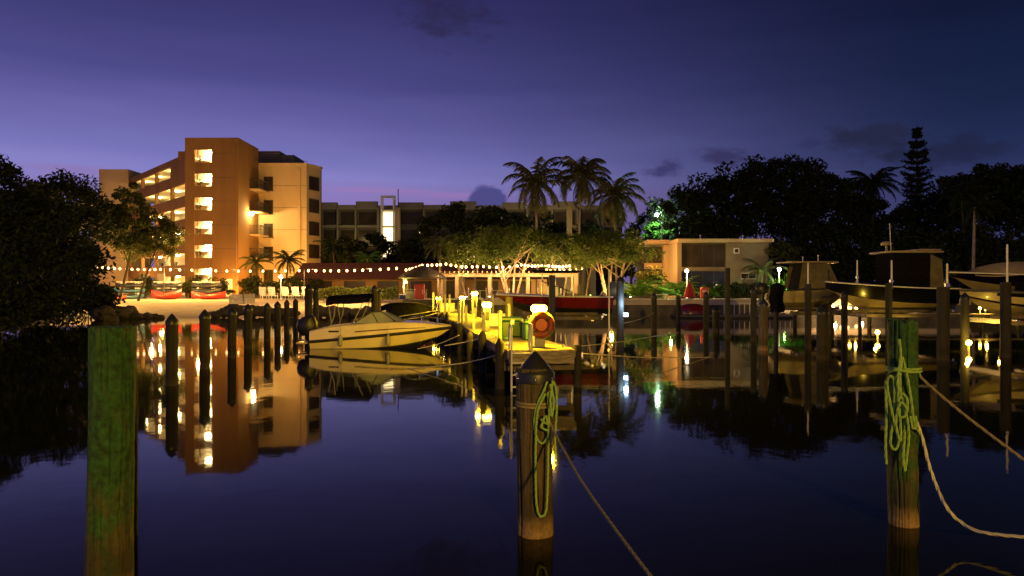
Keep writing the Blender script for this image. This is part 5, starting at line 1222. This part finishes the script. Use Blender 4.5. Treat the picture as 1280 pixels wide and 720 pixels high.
# --- boats on lifts at the right
d = 42
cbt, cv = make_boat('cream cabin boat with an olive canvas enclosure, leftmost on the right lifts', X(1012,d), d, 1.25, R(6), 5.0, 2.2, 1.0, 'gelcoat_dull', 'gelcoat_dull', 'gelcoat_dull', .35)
part('canvas_enclosure', MB().loft([[(x0_,-.9,1.1),(x1_,-.75,2.5),(x1_,.75,2.5),(x0_,.9,1.1)] for x0_, x1_ in ((-1.1,-.8),(.2,.15),(1.35,.75))]), M['olive_canvas'], cbt, world=False, smooth=False)
part('hard_top', MB().bbox(-1.5,1.2,-.95,.95,2.52,2.62,.03), M['gelcoat_dull'], cbt, world=False)
part('navigation_light', MB().lathe([(.03,0),(.025,.3),(.05,.32),(.05,.38)], 8, (.5,0,2.62)).lathe([(.03,0),(.025,.22),(.04,.24),(.04,.28)], 8, (-.4,0,2.62)), M['white_paint'], cbt, world=False)
outboard(cbt, -2.5, .8, 1.1)
lift('boat lift cradle under the cream cabin boat', X(1008,d), d, 1.23, 2.4, 3.4, 1.0)
d = 38
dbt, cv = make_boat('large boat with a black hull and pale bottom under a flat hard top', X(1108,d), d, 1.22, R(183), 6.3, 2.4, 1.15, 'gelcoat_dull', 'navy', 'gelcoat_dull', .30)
part('hard_top', MB().bbox(-2.35,.35,-1.05,1.05,2.92,3.02,.03).bbox(-2.3,-1.2,-.9,.9,3.02,3.12,.03), M['gelcoat_dull'], dbt, world=False)
part('enclosure', MB().loft([[(.15,s*.8,1.2),(.1,s*.85,2.9),(-1.75,s*.85,2.9),(-1.75,s*.8,1.2)] for s in (-1,1)], True, True), M['black_canvas'], dbt, world=False, smooth=False)
part('side_curtain', MB().loft([[(-1.78,s*.8,1.1),(-1.78,s*.85,2.85),(-2.35,s*.85,2.6),(-2.5,s*.8,1.1)] for s in (-1,1)], True, True), M['olive_canvas'], dbt, world=False, smooth=False)
part('radar', MB().lathe([(.06,0),(.05,.3),(.26,.32),(.28,.42),(.2,.5)], 14, (.0,0,3.02)), M['gelcoat_dull'], dbt, world=False); part('antenna', MB().tube([(.05,.5,3.0),(.12,.5,4.4)], .016, 5), M['white_paint'], dbt, world=False)
part('rod_holder', MB().tube([(-.4,-.9,2.92),(-.42,-.95,2.7)], .03, 6).tube([(-.8,-.9,2.92),(-.82,-.95,2.7)], .03, 6), M['steel'], dbt, world=False)
outboard(dbt, -3.1, 1.0, 1.2)
lift('boat lift cradle under the black hulled boat', X(1108,d), d, 1.2, 3.2, 3.8, 1.0)
d = 37
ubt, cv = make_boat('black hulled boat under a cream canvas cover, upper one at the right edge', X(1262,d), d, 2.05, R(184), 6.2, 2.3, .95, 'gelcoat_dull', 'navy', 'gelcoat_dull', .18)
b_, sz_, _, _, _ = cv
secs = [[(x_, -b_(t)*1.02, sz_(t)-.06-.1*math.sin(9*t)), (x_, -b_(t)*.75, sz_(t)+.30*math.sin(PI*min(1,t*1.15+.08))+.05), (x_, 0, sz_(t)+.62*math.sin(PI*min(1,t*1.05+.1))**.7+.05), (x_, b_(t)*.75, sz_(t)+.30*math.sin(PI*min(1,t*1.15+.08))+.05), (x_, b_(t)*1.02, sz_(t)-.06-.1*math.sin(9*t+1))] for x_, t in [((q-.5)*6.2, q) for q in [k/20 for k in range(1,18)]]]
part('canvas_cover', MB().loft(secs), M['cream_canvas'], ubt, world=False)
outboard(ubt, -3.05, .9, 1.1)
lift('boat lift cradle under the canvas covered boat', X(1262,d), d, 2.03, 3.0, 3.6, 1.9)
d = 31
lbt, cv = make_boat('cream boat with a black side stripe, lower one at the right edge', X(1282,d), d, 1.2, R(183), 5.6, 2.2, .95, 'gelcoat_dull', 'gelcoat_dull', 'gelcoat_dull', .15, stripe='navy')
stp = MB()
b_, sz_, kz2, cz2, cb2 = cv
for s in (-1,1): stp.loft([[((t-.5)*5.6, s*(cb2(t)*.3+b_(t)*.7+.02), cz2(t)*.3+sz_(t)*.7-.03), ((t-.5)*5.6, s*(b_(t)+.012), sz_(t)-.04)] for t in [k/20 for k in range(0,17)]])
part('side_stripe', stp, M['navy'], lbt, world=False)
part('console', MB().bbox(-.4,.2,-.4,.4,.6,1.45,.06), M['black_canvas'], lbt, world=False); part('seat_cover', MB().bbox(-1.3,-.6,-.5,.5,.6,1.3,.1), M['black_canvas'], lbt, world=False)
outboard(lbt, -2.75, .85, 1.1)
lift('boat lift cradle under the cream boat at the right edge', X(1282,d), d, 1.18, 2.8, 3.4, .95)
# finger pier under the right boats, with added lamps
fp = thing('finger_pier', 'short low wooden finger pier running under the boat lifts at right', 'pier', (X(1100,47),47,0))
part('decking', MB().bbox(X(985,47),X(1330,47),46.4,47.6,.72,.8,.015), M['deck_wood'], fp)
for k in range(8): part('pile', MB().lathe([(.12,-1.2),(.12,.72)], 10, (X(990+46*k,47),46.5,0)), M['pile_dark'], fp)
rl = thing('navigation_marker', 'small glowing red marker lamp on the finger pier at right', 'lamp', (X(1232,46.6),46.6,.8))
part('post', MB().lathe([(.04,0),(.04,.22)], 8, (X(1232,46.6),46.6,.8)), M['black_plastic'], rl); part('lens', MB().lathe([(.07,.22),(.08,.3),(.05,.42)], 10, (X(1232,46.6),46.6,.8)), M['lamp_red'], rl)
for lab, px, d, z, pw_ in (('low yellow lamp just above the water under the black hulled boat',1097,35.4,.32,110), ('low yellow lamp just above the water under the cream boat at the right edge',1211,28.6,.32,90)):
    q = (X(px,d), d, z); t = thing('low_dock_lamp', lab, 'lamp', q)
    part('post', MB().lathe([(.045,-1.5),(.045,-.1)], 8, q), M['pvc'], t); part('globe', MB().ell(q, .1,.1,.1, 12, 8), M['lamp_amber'], t)
    light('low_lamp', (q[0]-.3, q[1]-.4, q[2]+.12), pw_, (1,.6,.06), .06); light('low_lamp', (q[0]+1.5, q[1]+.5, q[2]+.15), pw_*.6, (1,.6,.06), .06)
for lab, px in (('added amber lamp on the finger pier left of the black hulled boat',1062), ('added amber lamp on the finger pier under the cream boat',1225)):
    q = (X(px,46.7), 46.7, .8); t = thing('added_dock_lamp', lab, 'lamp', q)  # fitting added as a source for the fill light below
    part('post', MB().lathe([(.045,0),(.04,.3)], 8, q), M['pvc'], t); part('lens', MB().lathe([(.07,.3),(.08,.36),(.07,.42)], 10, q), M['lamp_amber'], t); part('cap', MB().lathe([(.1,.421),(.02,.48)], 10, q), M['black_plastic'], t)
    light('finger_fill_light', (q[0]+.2, q[1]-.35, q[2]+.4), 200, (1,.6,.08), .06)

# ------------------------------------------------------------------ ropes
def laid(mb, pts, r):
    """three strands laid round the line of the rope"""
    line = [pts[0]]; step = r*1.1
    for a, b in zip(pts[:-1], pts[1:]):
        n = max(1, int((b-a).length/step)); line += [a.lerp(b, (k+1)/n) for k in range(n)]
    up = None; fr = []
    for i, p in enumerate(line):
        t = (line[min(i+1,len(line)-1)]-line[max(i-1,0)])
        t = t.normalized() if t.length > 1e-9 else Vector((0,0,1))
        u = (up or t.orthogonal()); u = u - t*u.dot(t); u = u.normalized() if u.length > 1e-6 else t.orthogonal().normalized(); up = u; fr.append((u, t.cross(u)))
    for s_ in range(3):
        mb.tube([p + (u*math.cos(i*.42+s_*2.094) + w*math.sin(i*.42+s_*2.094))*r*.5 for i, (p, (u, w)) in enumerate(zip(line, fr))], r*.56, 5)
    return mb
def laid_rope(label, pts, r, m): return solo('mooring_rope', laid(MB(), spline(pts,10), r), M[m], label, 'rope')
def rope(label, pts, r, m, k=8, group=None, name='mooring_rope'): return solo(name, MB().tube(spline(pts,k), r, 6), M[m], label, 'rope', group)
laid_rope('tan rope running from the middle foreground pile to the lower right', [P(684,520,7.2), P(697,548,6.9), P(726,600,6.0), P(768,660,5.1), P(830,742,4.2)], .012, 'rope_tan')
laid_rope('taut tan rope from the right foreground pile out of the frame', [P(1150,470,7.6), P(1163,483,7.5), P(1215,526,7.2), P(1330,612,6.6)], .014, 'rope_tan')
laid_rope('slack pale rope hanging from the right foreground pile to the water', [P(1146,528,7.5), P(1153,548,7.5), P(1161,580,7.45), P(1170,606,7.4), P(1182,632,7.2), P(1200,652,7.1), P(1232,666,6.9), P(1320,674,6.5)], .016, 'rope_white')
for lab, pts in (('white bow rope of the speedboat reaching up to the farthest amber lamp', [P(494,400,30.2), P(520,397.5,32), P(548,391,36)]), ('second white rope from the speedboat bow to the pier', [P(490,397,30.6), P(522,392,33), P(550,387.5,38)]),
                 ('grey rope from the water to the pier right of the speedboat bow', [P(522,436,27.5), P(548,430,27), P(574,419,26)]), ('grey rope crossing before the dark pier piles', [P(556,432,24), P(580,428,23.5), P(604,422,22)]),
                 ('pale rope sagging from the speedboat toward the near pier piles', [P(505,461,22.5), P(545,458,21.5), P(590,452,20.5), P(634,440,18.6)]),
                 ('pale rope from the pier end toward the right piles', [P(716,441,18), P(760,444,20), P(820,447,23), P(940,446,29)]), ('rope from the pier toward the capped pile by the cycads', [P(712,434,20), P(770,428,24), P(820,420,30), P(850,415,42)]), ('thin rope between the red boat lift pile and the next capped pile', [P(780,404,31), P(800,399,36), P(817,391,42)])):
    rope(lab, pts, .014, 'rope_white', group='mooring ropes about the pier')
def hank(label, bx, by, d, r, pts_list, m, name='rope_hank'):
    mb = MB()
    for pts in pts_list: laid(mb, spline([P(a,b_,dd) for a, b_, dd in pts], 7), r)
    return solo(name, mb, M[m], label, 'rope')
D1, D2 = 7.46, 7.42
hank('yellow green rope hank tangled around the right foreground pile', 1129, 520, 7.5, .0125, [
    [(1111,500,7.55),(1109,478,7.5),(1113,470,7.46),(1118,480,D1),(1117,520,D1),(1113,552,D1),(1118,562,D1),(1123,552,D1),(1116,520,D2),(1110,490,D2)],
    [(1124,424,D1),(1126,445,D2),(1122,480,D2),(1130,505,D2),(1136,540,D2),(1133,575,D2),(1131,588,D2),(1129,570,D2),(1131,530,D1),(1125,480,D1),(1128,446,D1)],
    [(1128,446,D1),(1134,470,D1),(1139,500,D1),(1143,530,D2),(1148,540,7.5)], [(1120,470,D1),(1123,500,D2),(1120,530,D2),(1126,550,D2),(1124,500,D1)],
    [(1112,465,7.5),(1120,462,D2),(1133,464,D2),(1145,462,7.5),(1150,470,7.6)], [(1107,476,7.55),(1108,520,7.5),(1107,555,7.5),(1108,580,7.5)],
    [(1123,500,D2),(1128,492,7.4),(1134,500,7.38),(1133,516,7.38),(1126,522,7.4),(1122,512,7.4),(1127,503,7.37),(1133,510,7.36)], [(1138,520,D2),(1141,535,7.4),(1146,532,7.42),(1144,520,7.42)]], 'rope_green')
D3 = 7.15
hank('yellow green rope hank looped on the middle foreground pile', 680, 540, 7.2, .011, [
    [(684,477,D3),(679,490,D3),(672,505,D3),(668,525,D3),(670,545,D3),(677,554,D3),(684,546,D3),(686,520,D3),(685,490,D3)],
    [(682,492,7.13),(672,515,7.12),(669.5,560,7.12),(670,620,7.12),(673,642,7.12),(678,645,7.12),(683,636,7.12),(685,590,7.12),(686,530,7.12),(688,488,7.14)],
    [(690,476,7.16),(694,482,7.15),(696,505,7.15),(694,545,7.15),(693.5,580,7.15)], [(688,480,7.13),(692,500,7.11),(690,520,7.11),(688,500,7.11),(691,478,7.13)],
    [(676,524,7.12),(684,530,7.1),(682,520,7.1),(677,534,7.1),(686,538,7.1)]], 'rope_green')
rd_ = MB().torus((0,0,0), .185, .014, 28, 6, axis='z').torus((0,0,.03), .183, .013, 28, 6, axis='z'); rd_.xf(Matrix.Translation((X(669,7.35),7.35,Z(506,7.35))))
solo('rope_band', rd_, M['rope_tan'], 'tan rope band tied round the middle foreground pile', 'rope')
rd_ = MB().torus((0,0,0), .158, .012, 28, 6, axis='z').torus((0,0,.028), .157, .012, 28, 6, axis='z'); rd_.xf(Matrix.Translation((X(1129.5,7.65),7.65,Z(463,7.65))))
solo('rope_band', rd_, M['rope_green'], 'yellow green rope band tied round the right foreground pile', 'rope')

# ------------------------------------------------------------------ lights of the place
light('flood_wing', (-29,99,3.2), 7000, SODIUM, .3, 150, (-33.5,108,12))
light('flood_wing', (-35.5,98,2.5), 2000, SODIUM, .3)
light('flood_tower', (-42,90,3.0), 1900, SODIUM, .3)
light('flood_wing', (-56,104,2.8), 2400, SODIUM, .3)
light('flood_end', (-62,114,3), 4200, SODIUM, .3)
light('beach_light', (-32,77,5.5), 3000, SODIUM, .25)
light('grove_light', (-37,66,3.2), 1300, (1,.6,.15), .2)
light('grove_light', (-34.5,77,3.6), 1500, (1,.6,.15), .2)
light('beach_light', (-40,74,5.0), 2200, SODIUM, .25)
light('terrace_light', (-19,70,5.0), 2200, SODIUM, .25)
light('terrace_light', (-6,68,3.6), 260, (1,.58,.25), .2)
light('terrace_light', (1,70,3.4), 220, (1,.55,.2), .2)
light('tree_light', (9.3,70.5,2.2), 900, (1,.5,.12), .2)
light('tree_light', (0.2,70.5,2.4), 650, (1,.62,.25), .2)
for px, d, pw_ in ((583,70.8,380),(612,71.2,420),(662,71.4,420),(694,71.5,420),(728,70.6,520),(752,70.2,520),(788,70.4,420)):  # uplights added to brighten the tree crowns and the waterfront glow
    q = (X(px,d), d, 1.45); t = thing('added_tree_uplight', 'small added uplight in the ground %s' % {583:'at the left end of the pergola',612:'left of the forked trunks',662:'right of the forked trunks',694:'under the tree at the right end of the pergola',728:'behind the middle of the red boat',752:'at the foot of the orange lit trunks',788:'right of the orange lit trunks'}[px], 'uplight', q)
    part('housing', MB().lathe([(.08,-.05),(.09,.1),(.09,.12)], 10, q), M['black_plastic'], t); part('lens', MB().lathe([(.08,.12),(.07,.135)], 10, q), M['lamp_path'], t)
    light('uplight', (q[0], q[1]-.05, q[2]+.3), pw_, (1,.56,.14), .1, 130, (q[0]+.1, q[1]+1.6, 6.5), .8)
light('house_light', (13.9,73.6,5.0), 1150, (1,.40,.07), .2)
light('plant_light', (X(838,68.6),68.4,2.6), 170, (.85,1,.3), .1)
light('house_light', (22.5,67.5,2.6), 260, (1,.72,.4), .2)
light('condo_light', (6,141,12), 2600, (1,.68,.22), .3, 150, (6,150,18))
light('condo_light', (-31,142,12), 900, (1,.68,.22), .3, 150, (-31,150,16))
light('condo_light', (-12,142,3), 2000, (1,.72,.3), .3, 150, (-12,150,10))
light('palm_light', (6,82,2.2), 2600, (1,.66,.25), .2)
# the marina lamp behind the camera that lights the piles, the ropes and the boats
light('marina_lamp', (14,-34,11), 62000, (1,.56,.045), .35)
light('shore_lamp', (-3,-7,5.5), 300, GREENISH, .2)
sun = bpy.data.lights.new('sun', 'SUN'); sun.energy = .02; sun.angle = R(20); sun.color = (.8,.6,1)
so = bpy.data.objects.new('sun', sun); C.objects.link(so); so.rotation_euler = (R(80),0,R(20))
